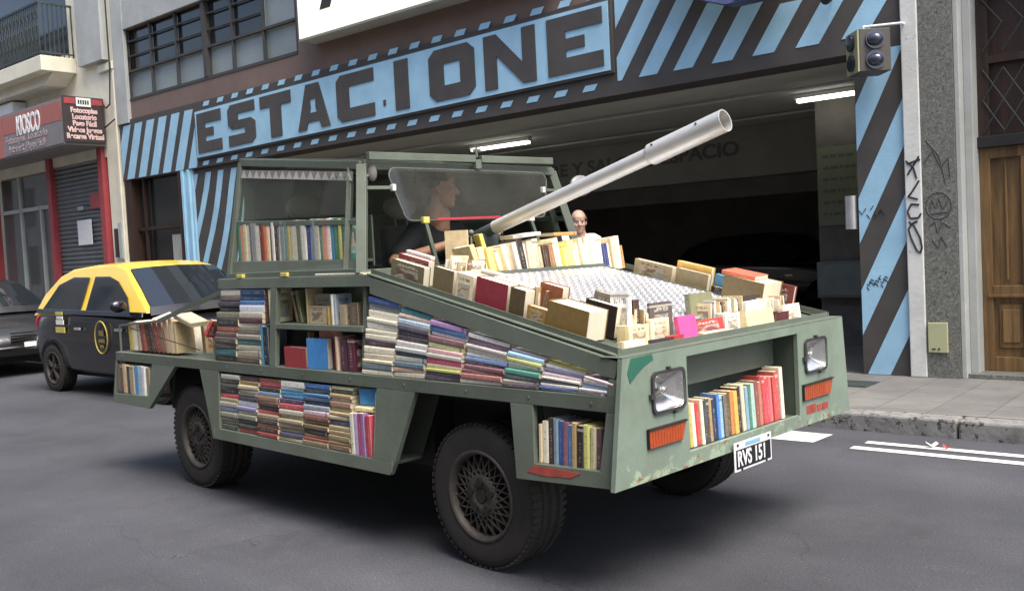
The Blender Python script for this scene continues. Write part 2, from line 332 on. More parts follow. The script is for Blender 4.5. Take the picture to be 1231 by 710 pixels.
HAIR = mat('dark_hair', (0.042, 0.024, 0.015), rough=0.6, var=0.4, scale=60, bump=0.6, bscale=120)
HAIR2 = mat('greying_hair', (0.05, 0.045, 0.04), rough=0.7, var=0.3, scale=60, bump=0.6, bscale=120)
SHIRTD = mat('black_shirt', (0.02, 0.02, 0.022), rough=0.9, var=0.2, bump=0.15, bscale=30)
SHIRTL = mat('pale_blue_shirt', (0.72, 0.77, 0.82), rough=0.85, var=0.05, bump=0.15, bscale=30)
TROU = mat('dark_trousers', (0.03, 0.032, 0.04), rough=0.9)
EYEW = mat('eye_white', (0.34, 0.31, 0.28), rough=0.3); EYEB = mat('eye_iris', (0.02, 0.012, 0.008), rough=0.2)
PAINTW = mat('road_paint', (0.58, 0.58, 0.55), rough=0.7, var=0.12, scale=14, wear='5A5A58', wearamt=0.60)
KERB = mat('kerb_stone', (0.20, 0.195, 0.185), rough=0.85, var=0.3, scale=7, bump=0.5, bscale=30, wear='2E2C29', wearamt=0.54)
BROWNW = mat('brown_wall', (0.165, 0.115, 0.095), rough=0.85, var=0.12, scale=2, bump=0.25, bscale=30, wear='5A4A40', wearamt=0.66)
DARKB = mat('charcoal_wall_paint', (0.062, 0.055, 0.050), rough=0.7, var=0.2, scale=3, bump=0.2, bscale=40, wear='5E554E', wearamt=0.64)
BLUEP = mat('sky_blue_wall_paint', (0.32, 0.54, 0.69), rough=0.65, var=0.13, scale=2.5, bump=0.25, bscale=40, wear='7E9AAA', wearamt=0.65)
CREAM = mat('cream_render', (0.68, 0.64, 0.51), rough=0.9, var=0.14, scale=1.3, bump=0.3, bscale=30, wear='76705C', wearamt=0.63)
GREYST = mat('grey_render', (0.38, 0.39, 0.37), rough=0.9, var=0.15, scale=2, bump=0.3, bscale=30)
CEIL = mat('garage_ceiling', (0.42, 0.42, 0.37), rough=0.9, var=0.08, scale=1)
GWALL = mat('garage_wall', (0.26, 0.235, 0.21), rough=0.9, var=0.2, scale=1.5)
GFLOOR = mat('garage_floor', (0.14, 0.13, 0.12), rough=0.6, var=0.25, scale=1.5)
TXT = mat('faded_black_lettering', (0.03, 0.03, 0.03), rough=0.8)
TXTF = mat('ghosted_lettering', (0.09, 0.09, 0.08), rough=0.8)
BEAM = mat('beam_paint', (0.19, 0.19, 0.165), rough=0.9, var=0.15, scale=1.5)
TUBE = mat('lit_tube', (0.9, 0.9, 0.9), emit='FFFFF4', estr=4)
SIGNW = mat('emissive_white_panel', (0.8, 0.79, 0.66), rough=0.5, var=0.03, emit='FFFCE0', estr=0.34)  # mild emission lifts the white of the sign panel
FROST = mat('frosted_pane', (0.23, 0.26, 0.255), rough=0.35, var=0.12, scale=2)
WINDK = mat('dark_window_pane', (0.02, 0.02, 0.02), rough=0.12, var=0.3, scale=1.5)
SHUT = mat('roller_shutter_metal', (0.20, 0.21, 0.215), rough=0.5, metal=0.2, var=0.15, scale=3, streak=True)
REDF = mat('red_frame_paint', (0.30, 0.045, 0.05), rough=0.55, var=0.15)
SIGNR = mat('faded_red_sign', (0.36, 0.115, 0.09), rough=0.6, var=0.12, scale=4)
SIGNG = mat('faded_grey_sign', (0.20, 0.185, 0.18), rough=0.6, var=0.12, scale=4)
SIGNB = mat('black_sign', (0.035, 0.028, 0.028), rough=0.5)
PINKT = mat('pink_lettering', (0.62, 0.42, 0.40), rough=0.6)
PINKF = mat('faded_pink_lettering', (0.36, 0.27, 0.27), rough=0.6)
IRON = mat('wrought_iron', (0.035, 0.045, 0.045), rough=0.6, var=0.3)
GRAN = granite()
WPIL = mat('dirty_white_pillar', (0.62, 0.62, 0.58), rough=0.9, var=0.15, scale=2.2, bump=0.35, bscale=25, wear='6E6A62', wearamt=0.62)
WOODD = wood('door_wood', '47341F', '8A6A42'); WOODK = wood('dark_wood', '1C110B', '3C2416', 0.6)
BEIGE = mat('beige_meter_cover', (0.42, 0.42, 0.24), rough=0.5, var=0.06)
INK = mat('black_spray', (0.012, 0.012, 0.012), rough=0.6)
INKF = mat('faint_spray', (0.07, 0.07, 0.068), rough=0.7)
SIGYEL = mat('signal_yellow', (0.33, 0.32, 0.17), rough=0.6, var=0.15); SIGBR = mat('signal_brown', (0.075, 0.065, 0.055), rough=0.6, var=0.15)
LENSB = mat('unlit_blue_lens', (0.045, 0.047, 0.075), rough=0.15, coat=0.6); LENSD = mat('unlit_dark_lens', (0.03, 0.028, 0.04), rough=0.15, coat=0.5)
TAXIY = mat('taxi_yellow', (0.72, 0.49, 0.04), rough=0.3, var=0.03, coat=0.6)
CARB = mat('car_black', (0.006, 0.006, 0.011), rough=0.25, var=0.1, coat=0.5)
WSG = mat('windscreen_glass', (.012, .016, .02), rough=.03, spec=.9, var=.05)
WFRAME = mat('dark_window_frame', (.05, .047, .043), rough=.7)
CARG = mat('car_dark_grey', (0.016, 0.017, 0.020), rough=0.3, var=0.1, coat=0.6)
LENSC = mat('clear_lamp_lens', (0.55, 0.56, 0.58), rough=0.1, metal=0.5)
CARDB = mat('brown_cardboard', (0.26, 0.17, 0.10), rough=0.9, var=0.12, bump=0.1)
BLUES = mat('dark_blue_sign', (0.045, 0.05, 0.13), rough=0.4, var=0.15)
NOTICE = mat('faded_green_notice', (0.14, 0.155, 0.10), rough=0.8, var=0.1, scale=6)

# ---------------------------------------------------------------- mesh helpers
Rz = Matrix.Rotation(FA, 4, 'Z')
class MB:
    def __init__(s): s.v = []; s.f = []; s.m = []; s.sm = []
    def add(s, vs, fs, mi=0, smooth=False):
        o = len(s.v); s.v += [Vector(v) for v in vs]
        for f in fs: s.f.append([i + o for i in f]); s.m.append(mi); s.sm.append(smooth)
        return s
    def box(s, x0, x1, y0, y1, z0, z1, mi=0):
        vs = [(x, y, z) for z in (z0, z1) for y in (y0, y1) for x in (x0, x1)]
        return s.add(vs, [(0, 2, 3, 1), (4, 5, 7, 6), (0, 1, 5, 4), (2, 6, 7, 3), (0, 4, 6, 2), (1, 3, 7, 5)], mi)
    def obox(s, M, x0, x1, y0, y1, z0, z1, mi=0):
        vs = [M @ Vector((x, y, z)) for z in (z0, z1) for y in (y0, y1) for x in (x0, x1)]
        return s.add(vs, [(0, 2, 3, 1), (4, 5, 7, 6), (0, 1, 5, 4), (2, 6, 7, 3), (0, 4, 6, 2), (1, 3, 7, 5)], mi)
    def hexa(s, lo, hi, mi=0):
        n = len(lo); vs = list(lo) + list(hi)
        fs = [tuple(range(n - 1, -1, -1)), tuple(range(n, 2 * n))] + [(i, (i + 1) % n, n + (i + 1) % n, n + i) for i in range(n)]
        return s.add(vs, fs, mi)
    def prism(s, pts, a0, a1, axis='y', mi=0):     # polygon in the plane across `axis`
        def P(p, a):
            return (p[0], a, p[1]) if axis == 'y' else ((a, p[0], p[1]) if axis == 'x' else (p[0], p[1], a))
        return s.hexa([P(p, a0) for p in pts], [P(p, a1) for p in pts], mi)
    def bar(s, p0, p1, w, h=None, up=(0, 0, 1), mi=0):
        h = h or w; p0 = Vector(p0); p1 = Vector(p1); d = (p1 - p0).normalized(); up = Vector(up)
        if abs(d.dot(up)) > 0.98: up = Vector((1, 0, 0))
        a = d.cross(up).normalized(); b = a.cross(d).normalized()
        c = [(-1, -1), (1, -1), (1, 1), (-1, 1)]
        return s.hexa([p0 + a * x * w / 2 + b * y * h / 2 for x, y in c], [p1 + a * x * w / 2 + b * y * h / 2 for x, y in c], mi)
    def tube(s, p0, p1, r0, r1=None, n=20, cap=True, mi=0, smooth=True):
        r1 = r0 if r1 is None else r1; p0 = Vector(p0); p1 = Vector(p1); d = (p1 - p0).normalized()
        a = d.orthogonal().normalized(); b = d.cross(a)
        vs = []
        for p, r in ((p0, r0), (p1, r1)):
            for i in range(n):
                t = 2 * math.pi * i / n; vs.append(p + (a * math.cos(t) + b * math.sin(t)) * r)
        s.add(vs, [(i, (i + 1) % n, n + (i + 1) % n, n + i) for i in range(n)], mi, smooth)
        if cap:
            s.add(vs[:n], [tuple(range(n - 1, -1, -1))], mi); s.add(vs[n:], [tuple(range(n))], mi)
        return s
    def path(s, pts, r, n=8, mi=0):
        for a, b in zip(pts[:-1], pts[1:]): s.tube(a, b, r, n=n, mi=mi)
        for p in pts[1:-1]: s.ball(p, (r, r, r), 8, 5, mi)
        return s
    def ball(s, c, r, nu=16, nv=10, mi=0, M=None):
        c = Vector(c); vs = []; fs = []
        for j in range(1, nv):
            ph = math.pi * j / nv
            for i in range(nu):
                t = 2 * math.pi * i / nu
                p = Vector((r[0] * math.sin(ph) * math.cos(t), r[1] * math.sin(ph) * math.sin(t), r[2] * math.cos(ph)))
                if M: p = M @ p
                vs.append(c + p)
        top = Vector((0, 0, r[2])); bot = Vector((0, 0, -r[2]))
        if M: top = M @ top; bot = M @ bot
        vs += [c + top, c + bot]
        for j in range(nv - 2):
            for i in range(nu):
                k = (i + 1) % nu; fs.append((j * nu + i, j * nu + k, (j + 1) * nu + k, (j + 1) * nu + i)[::-1])
        T = len(vs) - 2
        for i in range(nu):
            k = (i + 1) % nu; fs.append((T, i, k)); fs.append((T + 1, (nv - 2) * nu + k, (nv - 2) * nu + i))
        return s.add(vs, fs, mi, True)
    def caps(s, p0, p1, r0, r1, n=14):
        s.tube(p0, p1, r0, r1, n=n); s.ball(p0, (r0,) * 3, n, 9); s.ball(p1, (r1,) * 3, n, 9); return s
    def lathe(s, prof, c, ax='y', n=48, mi=0, smooth=True):   # prof: (radius, along)
        c = Vector(c); vs = []
        for r, a in prof:
            for i in range(n):
                t = 2 * math.pi * i / n
                vs.append(c + (Vector((r * math.cos(t), a, r * math.sin(t))) if ax == 'y' else Vector((a, r * math.cos(t), r * math.sin(t)))))
        fs = []
        for j in range(len(prof) - 1):
            for i in range(n):
                k = (i + 1) % n; fs.append((j * n + i, j * n + k, (j + 1) * n + k, (j + 1) * n + i))
        return s.add(vs, fs, mi, smooth)
    def build(s, name, mats, parent=None, base=(0, 0, 0), street=False, bevel=0, remesh=0, subsurf=0, smoothit=0, recalc=True):
        me = bpy.data.meshes.new(name); b = Vector(base)
        me.from_pydata([v - b for v in s.v], [], s.f)
        for mm in (mats if isinstance(mats, (list, tuple)) else [mats]): me.materials.append(mm)
        for p, mi, sm in zip(me.polygons, s.m, s.sm): p.material_index = mi; p.use_smooth = sm
        if recalc:
            bm = bmesh.new(); bm.from_mesh(me); bmesh.ops.recalc_face_normals(bm, faces=bm.faces); bm.to_mesh(me); bm.free()
        o = bpy.data.objects.new(name, me); COL.objects.link(o)
        if parent is not None: o.parent = parent
        elif street: o.location = Rz @ b; o.rotation_euler = (0, 0, FA)
        else: o.location = b
        if bevel:
            m = o.modifiers.new('bevel', 'BEVEL'); m.width = bevel; m.segments = 2; m.limit_method = 'ANGLE'; m.angle_limit = R(40)
        if remesh:
            m = o.modifiers.new('remesh', 'REMESH'); m.mode = 'VOXEL'; m.voxel_size = remesh; m.use_smooth_shade = True
            m = o.modifiers.new('smooth', 'SMOOTH'); m.iterations = smoothit or 3; m.factor = 0.5
        if subsurf:
            m = o.modifiers.new('subsurf', 'SUBSURF'); m.levels = subsurf; m.render_levels = subsurf
        return o

LABELS = {}
def tag(o, label, cat, group=None, kind=None):
    o['label'] = label; o['category'] = cat
    if group: o['group'] = group
    if kind: o['kind'] = kind
    if label in LABELS and not group: print('DUP LABEL', label)
    LABELS[label] = LABELS.get(label, 0) + 1
    return o
def thing(name, base, label, cat, group=None, street=False, rz=None):
    o = bpy.data.objects.new(name, None); COL.objects.link(o); o.empty_display_size = 0.2
    b = Vector(base)
    if street: o.location = Rz @ b; o.rotation_euler = (0, 0, FA)
    else: o.location = b
    if rz is not None: o.rotation_euler = (0, 0, rz)
    o['label'] = label; o['category'] = cat
    if group: o['group'] = group
    if label in LABELS: print('DUP LABEL', label)
    LABELS[label] = 1
    return o
def struct(o): o['kind'] = 'structure'; return o

def text_mesh(name, body, size, M, matl, parent, base, extrude=0.004, sx=1.0, bold=0.0, align='LEFT'):
    cu = bpy.data.curves.new(name, 'FONT'); cu.body = body; cu.size = size; cu.extrude = extrude; cu.offset = bold; cu.align_x = align
    tmp = bpy.data.objects.new(name + '_c', cu); COL.objects.link(tmp)
    dg = bpy.context.evaluated_depsgraph_get(); dg.update()
    me = bpy.data.meshes.new_from_object(tmp.evaluated_get(dg))
    COL.objects.unlink(tmp); bpy.data.objects.remove(tmp)
    T = Matrix.Translation(-Vector(base)) @ M @ Matrix.Diagonal((sx, 1, 1, 1))
    me.transform(T); me.materials.clear(); me.materials.append(matl)
    o = bpy.data.objects.new(name, me); COL.objects.link(o); o.parent = parent
    return o
def text_at(s, t, z, shear=0.0):       # text standing on the facade, read from the street
    M = Matrix(((1, 0, 0, s), (0, 0, -1, t), (shear, 1, 0, z), (0, 0, 0, 1)))
    return M
def clip(poly, x0, x1, z0, z1):
    def cl(P, f, g):
        out = []
        for i in range(len(P)):
            a, b = P[i], P[(i + 1) % len(P)]; fa, fb = f(a), f(b)
            if fa >= 0: out.append(a)
            if (fa >= 0) != (fb >= 0):
                k = fa / (fa - fb); out.append((a[0] + (b[0] - a[0]) * k, a[1] + (b[1] - a[1]) * k))
        return out
    for f in (lambda p: p[0] - x0, lambda p: x1 - p[0], lambda p: p[1] - z0, lambda p: z1 - p[1]):
        poly = cl(poly, f, None)
        if len(poly) < 3: return []
    return poly

# ================================================================= ground, road, pavement
ASP = asphalt(); PAV = paving()
m = MB(); m.box(-120, 60, -60, 70, -0.3, -0.012); struct(m.build('ground', ASP, street=True))
m = MB()
ns, ntt = 60, 10
m.box(-90, 40, -3.9, 3.7, -0.2, 0.0)
struct(m.build('road', ASP, street=True))
m = MB(); m.box(-90, 40, 3.9, 5.78, -0.1, 0.13); struct(m.build('pavement', PAV, street=True))
m = MB(); m.box(-90, 40, -6.5, -4.1, -0.1, 0.13); struct(m.build('pavement', PAV, street=True))
rnd = random.Random(3)
m = MB(); x = -90
while x < 40:
    L = rnd.uniform(0.9, 1.3); dz = rnd.uniform(-0.006, 0.004); dy = rnd.uniform(-0.008, 0.008)
    m.box(x, x + L - 0.012, 3.7 + dy, 3.897, -0.1, 0.132 + dz); x += L
struct(m.build('kerb', KERB, street=True, bevel=0.018))
m = MB(); m.box(-90, 40, -4.1, -3.9, -0.1, 0.134); struct(m.build('kerb', KERB, street=True, bevel=0.015))
m = MB(); m.add([(2.70, 3.13, .004), (3.04, 3.14, .004), (3.06, 3.46, .004), (2.66, 3.46, .004)], [(0, 1, 2, 3)])
m.add([(3.33, 3.06, .004), (14, 3.05, .004), (14, 3.15, .004), (3.33, 3.15, .004)], [(0, 1, 2, 3)])
m.add([(3.36, 3.27, .004), (14, 3.26, .004), (14, 3.36, .004), (3.36, 3.35, .004)], [(0, 1, 2, 3)])
struct(m.build('road_marking', PAINTW, street=True))
m = MB(); m.box(-9.1, 2.93, 5.78, 22, -0.1, 0.128); struct(m.build('garage_floor', GFLOOR, street=True))

def litter(x, y, z, s, matl, label, ang=0.4, curl=0.01):
    m = MB(); pts = []
    for i in range(5):
        for j in range(4):
            pts.append(((i / 4 - .5) * s, (j / 3 - .5) * s * .6, abs(i - 2) * curl + (j % 2) * curl * .6 + .002))
    fs = [(i * 4 + j, i * 4 + j + 1, i * 4 + j + 5, i * 4 + j + 4) for i in range(4) for j in range(3)]
    m.add(pts, fs); o = m.build('paper_scrap', matl); o.location = (x, y, z); o.rotation_euler = (0, 0, ang)
    sm = o.modifiers.new('solid', 'SOLIDIFY'); sm.thickness = 0.001
    tag(o, label, 'litter')
litter(3.67, -0.46, 0.001, 0.045, REDP, 'small red scrap lying on the asphalt in front of the book car')
p = Rz @ Vector((3.80, 3.33, 0.006)); litter(p.x, p.y, p.z, 0.07, WHITE, 'crumpled white paper on the double white road line', 0.7, 0.012)
p = Rz @ Vector((3.90, 3.31, 0.006)); litter(p.x, p.y, p.z, 0.05, REDTAG, 'dark red scrap beside the crumpled white paper on the road line', 0.2, 0.012)
m = MB(); m.box(2.45, 2.8, 4.9, 5.25, 0.129, 0.137); m.box(2.48, 2.77, 4.93, 5.22, 0.137, 0.14)
tag(m.build('utility_cover', IRON, street=True, base=(2.6, 5.1, .13)), 'dark square metal cover set in the pavement by the garage entrance', 'utility cover')

# ================================================================= garage building
T0 = 5.7
gb = thing('parking_garage_building', (-3, T0, 0.13), 'parking garage building with blue and black striped sign band over a wide dark entrance', 'building', street=True)
GBB = (-3, T0, 0.13)
def gp(m, name, mats, **k): return m.build(name, mats, parent=gb, base=GBB, **k)
m = MB()
m.box(-11.42, 3.0, T0 + .04, T0 + .4, 4.30, 4.66)
m.box(-11.42, -11.08, T0 + .04, T0 + .4, 4.66, 5.95)
m.box(-5.92, 3.0, T0 + .04, T0 + .4, 4.66, 9.0)
m.box(-11.42, -5.92, T0 + .04, T0 + .4, 5.95, 9.0)
gp(m, 'upper_wall', BROWNW)
m = MB(); m.box(-11.4, -11.0, T0 - .03, T0 + .04, 4.24, 9); m.box(-11.0, -5.9, T0 - .02, T0 + .04, 5.955, 6.9)
gp(m, 'pilaster', GREYST)
# window strip: dark panes over a row of frosted panes
wn = MB(); xs = [-11.05 + i * (5.1 / 6) for i in range(7)]
for x in xs: wn.box(x - .02, x + .02, T0 + .05, T0 + .1, 4.66, 5.95)
wn.box(-11.07, -5.93, T0 + .045, T0 + .105, 5.16, 5.2); wn.box(-11.07, -5.93, T0 + .03, T0 + .12, 4.64, 4.69)
wn.box(-8.47, -8.37, T0 + .02, T0 + .13, 4.69, 5.95)
for z in (5.45, 5.72): wn.box(-11.05, -6.8, T0 + .055, T0 + .085, z, z + .02)
wo = gp(wn, 'window', WFRAME)
m = MB(); m.box(-11.05, -5.95, T0 + .12, T0 + .13, 4.69, 5.17); m.box(-6.8, -5.95, T0 + .118, T0 + .128, 5.2, 5.95); m.build('frosted_pane', FROST, parent=wo, base=GBB)
m = MB(); m.box(-11.05, -6.82, T0 + .12, T0 + .13, 5.2, 5.95); m.build('dark_pane', WINDK, parent=wo, base=GBB)
# sign band
m = MB(); m.box(-11.4, 2.94, T0 + .0, T0 + .4, 3.19, 4.30)
m.box(-0.19, 2.94, T0 + .001, T0 + .039, 4.30, 5.2)
gp(m, 'sign_band', DARKB)
m = MB()
for i in range(-1, 7):        # left hand stripes
    s0 = -11.236 + i * .425
    P = clip([(s0, 3.2), (s0 + .262, 3.2), (s0 + .262 + .42, 4.2), (s0 + .42, 4.2)], -11.38, -8.82, 3.2, 4.2)
    if P: m.prism(P, T0 - .006, T0 + .002); gp(m, 'blue_stripe', BLUEP); m = MB()
for i in range(-1, 7):     # right hand stripes
    s0 = -0.36 + i * 0.459 + (0.02 if i < 2 else 0)
    top = 5.15 if i < 2 else (3.95, 3.86, 3.80, 5.1, 5.1)[i - 2]
    if i == 2: top = 3.97
    h = top - 3.34
    P = clip([(s0, 3.34), (s0 + .235, 3.34), (s0 + .235 + .69 * h, top), (s0 + .69 * h, top)], -0.16, 2.93, 3.34, 5.15)
    if P: m.prism(P, T0 - .006, T0 + .002); gp(m, 'blue_stripe', BLUEP); m = MB()
def sh(s): return 0.0141 * (s + 8.7)
# sign panel
m = MB()
m.hexa([(-8.77, T0 - .035, 3.32), (-0.19, T0 - .035, 3.32 + sh(-.19)), (-0.19, T0 - .035, 4.15 + sh(-.19)), (-8.77, T0 - .035, 4.15)],
       [(-8.77, T0 - .002, 3.32), (-0.19, T0 - .002, 3.32 + sh(-.19)), (-0.19, T0 - .002, 4.15 + sh(-.19)), (-8.77, T0 - .002, 4.15)])
gp(m, 'sign_panel_edge', DARKB)
m = MB(); T1 = T0 - .037
m.hexa([(-8.735, T1 - .012, 3.35), (-0.225, T1 - .012, 3.35 + sh(-.19)), (-0.225, T1 - .012, 4.125 + sh(-.19)), (-8.735, T1 - .012, 4.125)],
       [(-8.735, T1, 3.35), (-0.225, T1, 3.35 + sh(-.19)), (-0.225, T1, 4.125 + sh(-.19)), (-8.735, T1, 4.125)])
gp(m, 'sign_panel', BLUEP)
def letter(ch, s0, s1):
    """blocky poster letters drawn as polygons in a unit box"""
    w_ = s1 - s0; H = 0.665; z0 = 3.415
    polys = []
    def rc(a, b, c, d): polys.append([(a, c), (b, c), (b, d), (a, d)])
    if ch == 'E':
        rc(0, 1, 0, .27); rc(0, .34, .27, .73); rc(.34, .68, .40, .60); rc(0, 1, .73, 1)
    if ch == 'S':
        polys.append([(.10, .0), (.85, 0), (1, .12), (1, .26), (0, .26), (0, .0)])
        polys.append([(.62, .26), (1, .26), (1, .5), (.85, .60), (.62, .60)]); rc(.14, .62, .40, .60)
        polys.append([(0, .52), (.14, .40), (.38, .60), (.38, .76), (0, .76)]); polys.append([(0, .76), (1, .76), (1, 1), (.12, 1), (0, .88)])
    if ch == 'T': rc(0, 1, .72, 1); rc(.32, .68, 0, .72)
    if ch == 'A':
        polys.append([(0, 0), (.27, 0), (.42, .46), (.40, 1), (.30, 1)]); polys.append([(.73, 0), (1, 0), (.70, 1), (.60, 1), (.58, .46)])
        polys.append([(.32, .16), (.68, .16), (.62, .36), (.38, .36)]); polys.append([(.40, .66), (.60, .66), (.61, 1), (.39, 1)])
    if ch == 'C':
        polys.append([(0, .12), (.12, 0), (1, 0), (1, .27), (.34, .27), (.34, .73), (0, .88)]); polys.append([(0, .88), (.34, .73), (1, .73), (1, 1), (.12, 1)])
        polys[-2] = [(0, .12), (.12, 0), (1, 0), (1, .27), (0, .27)]; rc(0, .34, .27, .73); polys[-2] = [(0, .73), (1, .73), (1, 1), (.12, 1), (0, .88)]
    if ch == 'I': rc(0, 1, 0, 1)
    if ch == 'O':
        polys.append([(0, .14), (.14, 0), (.86, 0), (1, .14), (1, .28), (0, .28)]); polys.append([(0, .70), (1, .70), (1, .86), (.86, 1), (.14, 1), (0, .86)])
        rc(0, .33, .28, .70); rc(.69, 1, .28, .70)
    if ch == 'N':
        rc(0, .25, 0, .44); polys.append([(0, .44), (.25, .44), (.25, 1), (0, 1)]); rc(.75, 1, .56, 1); rc(.75, 1, 0, .56)
        polys.append([(.25, .60), (.25, 1), (.75, .38), (.75, 0)])
    if ch == '.': rc(0, 1, 0, 1); z0 = 3.52; H = .075
    m = MB()
    for P in polys:
        Q = [(s0 + x * w_, z0 + z * H) for x, z in P]
        m.hexa([(s, T1 - .026, z + sh(s)) for s, z in Q], [(s, T1 - .0125, z + sh(s)) for s, z in Q])
    gp(m, 'sign_letter', DARKB)
for ch, a, b in (('E', -8.67, -7.95), ('S', -7.75, -7.0), ('T', -6.85, -6.06), ('A', -5.91, -5.15), ('C', -4.98, -4.17), ('.', -3.99, -3.945),
                 ('I', -3.745, -3.475), ('O', -3.08, -2.265), ('N', -2.10, -1.275), ('E', -1.095, -0.30)):
    letter(ch, a, b)
m = MB()
for i in range(20):
    s = -8.545 + i * 0.4215; z = 4.20 + sh(s)
    m.hexa([(s, T0 - .006, z), (s + .17, T0 - .006, z), (s + .22, T0 - .006, z + .075), (s + .05, T0 - .006, z + .075)],
           [(s, T0 + .002, z), (s + .17, T0 + .002, z), (s + .22, T0 + .002, z + .075), (s + .05, T0 + .002, z + .075)])
    gp(m, 'blue_dash', BLUEP); m = MB()
    s -= .12; z = 3.215 + sh(s) * .6
    m.hexa([(s, T0 - .006, z), (s + .17, T0 - .006, z), (s + .22, T0 - .006, z + .07), (s + .05, T0 - .006, z + .07)],
           [(s, T0 + .002, z), (s + .17, T0 + .002, z), (s + .22, T0 + .002, z + .07), (s + .05, T0 + .002, z + .07)])
    gp(m, 'blue_dash', BLUEP); m = MB()
# right pillar with stripes
m = MB(); m.box(2.50, 2.945, T0 + .0, T0 + .35, .13, 3.19); gp(m, 'striped_pillar', DARKB)
m = MB()
for k in range(-1, 4):
    c0 = 0.50 + 0.88 * k; c1 = c0 + .43
    P = clip([(2.0, c0 - 1.02), (3.5, c0 + 2.04), (3.5, c1 + 2.04), (2.0, c1 - 1.02)], 2.505, 2.94, .135, 3.19)
    if P: m.prism(P, T0 - .006, T0 + .002); gp(m, 'pillar_stripe', BLUEP); m = MB()
# left side: dark shop window, blue post, striped side wall
m = MB(); m.box(-11.4, -11.15, T0 + .02, T0 + .35, .13, 3.19); m.box(-9.5, -9.42, T0 + .0, T0 + .2, .13, 3.19); m.box(-11.15, -9.5, T0 + .1, T0 + .14, 2.22, 2.28); m.box(-10.9, -10.84, T0 + .1, T0 + .14, .13, 3.19)
gp(m, 'side_window_frame', WOODK)
m = MB(); m.box(-11.15, -9.5, T0 + .2, T0 + .22, .13, 3.19); gp(m, 'side_window_glass', WINDK)
m = MB()
for i in range(9): m.box(-10.05 + i * .06, -10.01 + i * .06, T0 + .15, T0 + .17, 1.2, 2.1)
gp(m, 'window_slats', GREYST)
m = MB(); m.box(-9.42, -9.05, T0 + .02, T0 + .3, .13, 3.19); m.box(-9.36, -9.30, T0 - .02, T0 + .02, .13, 3.19); m.box(-9.16, -9.11, T0 - .02, T0 + .02, .13, 3.19)
gp(m, 'blue_post', BLUEP)
m = MB(); m.box(-9.05, -7.6, T0 + .06, T0 + .26, .13, 3.19); gp(m, 'striped_side_wall', DARKB)
m = MB()
for k in range(6):
    c = -10.3 + k * .42
    pts = []
    P = []
    for j in range(9):
        z = .3 + j * .36; P.append((c + .42 * (z - .3) + .05 * math.sin(z * 2.5 + k), z))
    for a, b in zip(P[:-1], P[1:]):
        Q = clip([(a[0], a[1]), (a[0] + .16, a[1]), (b[0] + .16, b[1]), (b[0], b[1])], -9.04, -7.61, .14, 3.1)
        if Q: m.prism(Q, T0 + .054, T0 + .062)
gp(m, 'side_wall_stripes', BLUEP)
# interior
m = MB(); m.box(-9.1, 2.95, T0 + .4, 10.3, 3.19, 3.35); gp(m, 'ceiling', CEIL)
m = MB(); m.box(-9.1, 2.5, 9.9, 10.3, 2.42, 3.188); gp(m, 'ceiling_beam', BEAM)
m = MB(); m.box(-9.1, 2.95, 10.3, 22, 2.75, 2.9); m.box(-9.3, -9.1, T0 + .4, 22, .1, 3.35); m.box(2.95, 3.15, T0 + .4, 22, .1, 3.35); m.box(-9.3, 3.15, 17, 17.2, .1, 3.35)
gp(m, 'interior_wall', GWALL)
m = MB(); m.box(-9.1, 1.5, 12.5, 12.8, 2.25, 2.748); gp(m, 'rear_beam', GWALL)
text_mesh('beam_lettering', 'ENTRE Y SALGA DESPACIO', .30, text_at(-.78, 9.896, 2.77, .012), TXTF, gb, GBB, bold=.008, align='RIGHT', sx=1.18)
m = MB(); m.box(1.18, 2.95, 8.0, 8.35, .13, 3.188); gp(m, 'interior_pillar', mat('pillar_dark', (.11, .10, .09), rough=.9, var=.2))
m = MB(); m.box(1.62, 2.45, 9.2, 9.24, .3, 2.3)
for t_ in (7.0, 8.9):
    m = MB(); m.tube((-9, t_, 3.15), (2.9, t_, 3.15), .018, n=10); gp(m, 'ceiling_conduit', GREYST)
m = MB(); m.tube((-9, 9.82, 2.98), (2.4, 9.82, 2.98), .045, n=14) if False else m.tube((.6, 10.2, .13), (.6, 10.2, 2.42), .06, n=14); gp(m, 'drain_pipe', GREYST)
# notice boards on the pillar
nb = thing('notice_board', (1.5, 7.97, 1.6), 'faded green notice board with lines of writing inside the garage entrance', 'notice board', street=True)
m = MB(); m.box(1.2, 1.78, 7.965, 7.995, 1.6, 2.55); m.build('board', NOTICE, parent=nb, base=(1.5, 7.97, 1.6))
m = MB(); rr_ = random.Random(5)
for r_ in range(6):
    x = 1.27
    while x < 1.65:
        L = rr_.uniform(.03, .09); m.box(x, x + L, 7.962, 7.966, 2.42 - r_ * .14, 2.455 - r_ * .14); x += L + .025
m.build('writing', TXTF, parent=nb, base=(1.5, 7.97, 1.6))
cb = thing('wall_cabinet', (1.4, 7.9, .7), 'pale grey green cabinet low on the dark garage pillar', 'cabinet', street=True)
m = MB(); m.box(1.19, 1.9, 7.86, 7.995, .72, 1.16); m.build('case', mat('cabinet_grey', (.10, .12, .115), rough=.6), parent=cb, base=(1.4, 7.9, .7), bevel=.01)
m = MB(); m.box(1.22, 1.87, 7.845, 7.858, .75, 1.13); m.build('door', mat('cabinet_door', (.12, .14, .13), rough=.55), parent=cb, base=(1.4, 7.9, .7), bevel=.004)
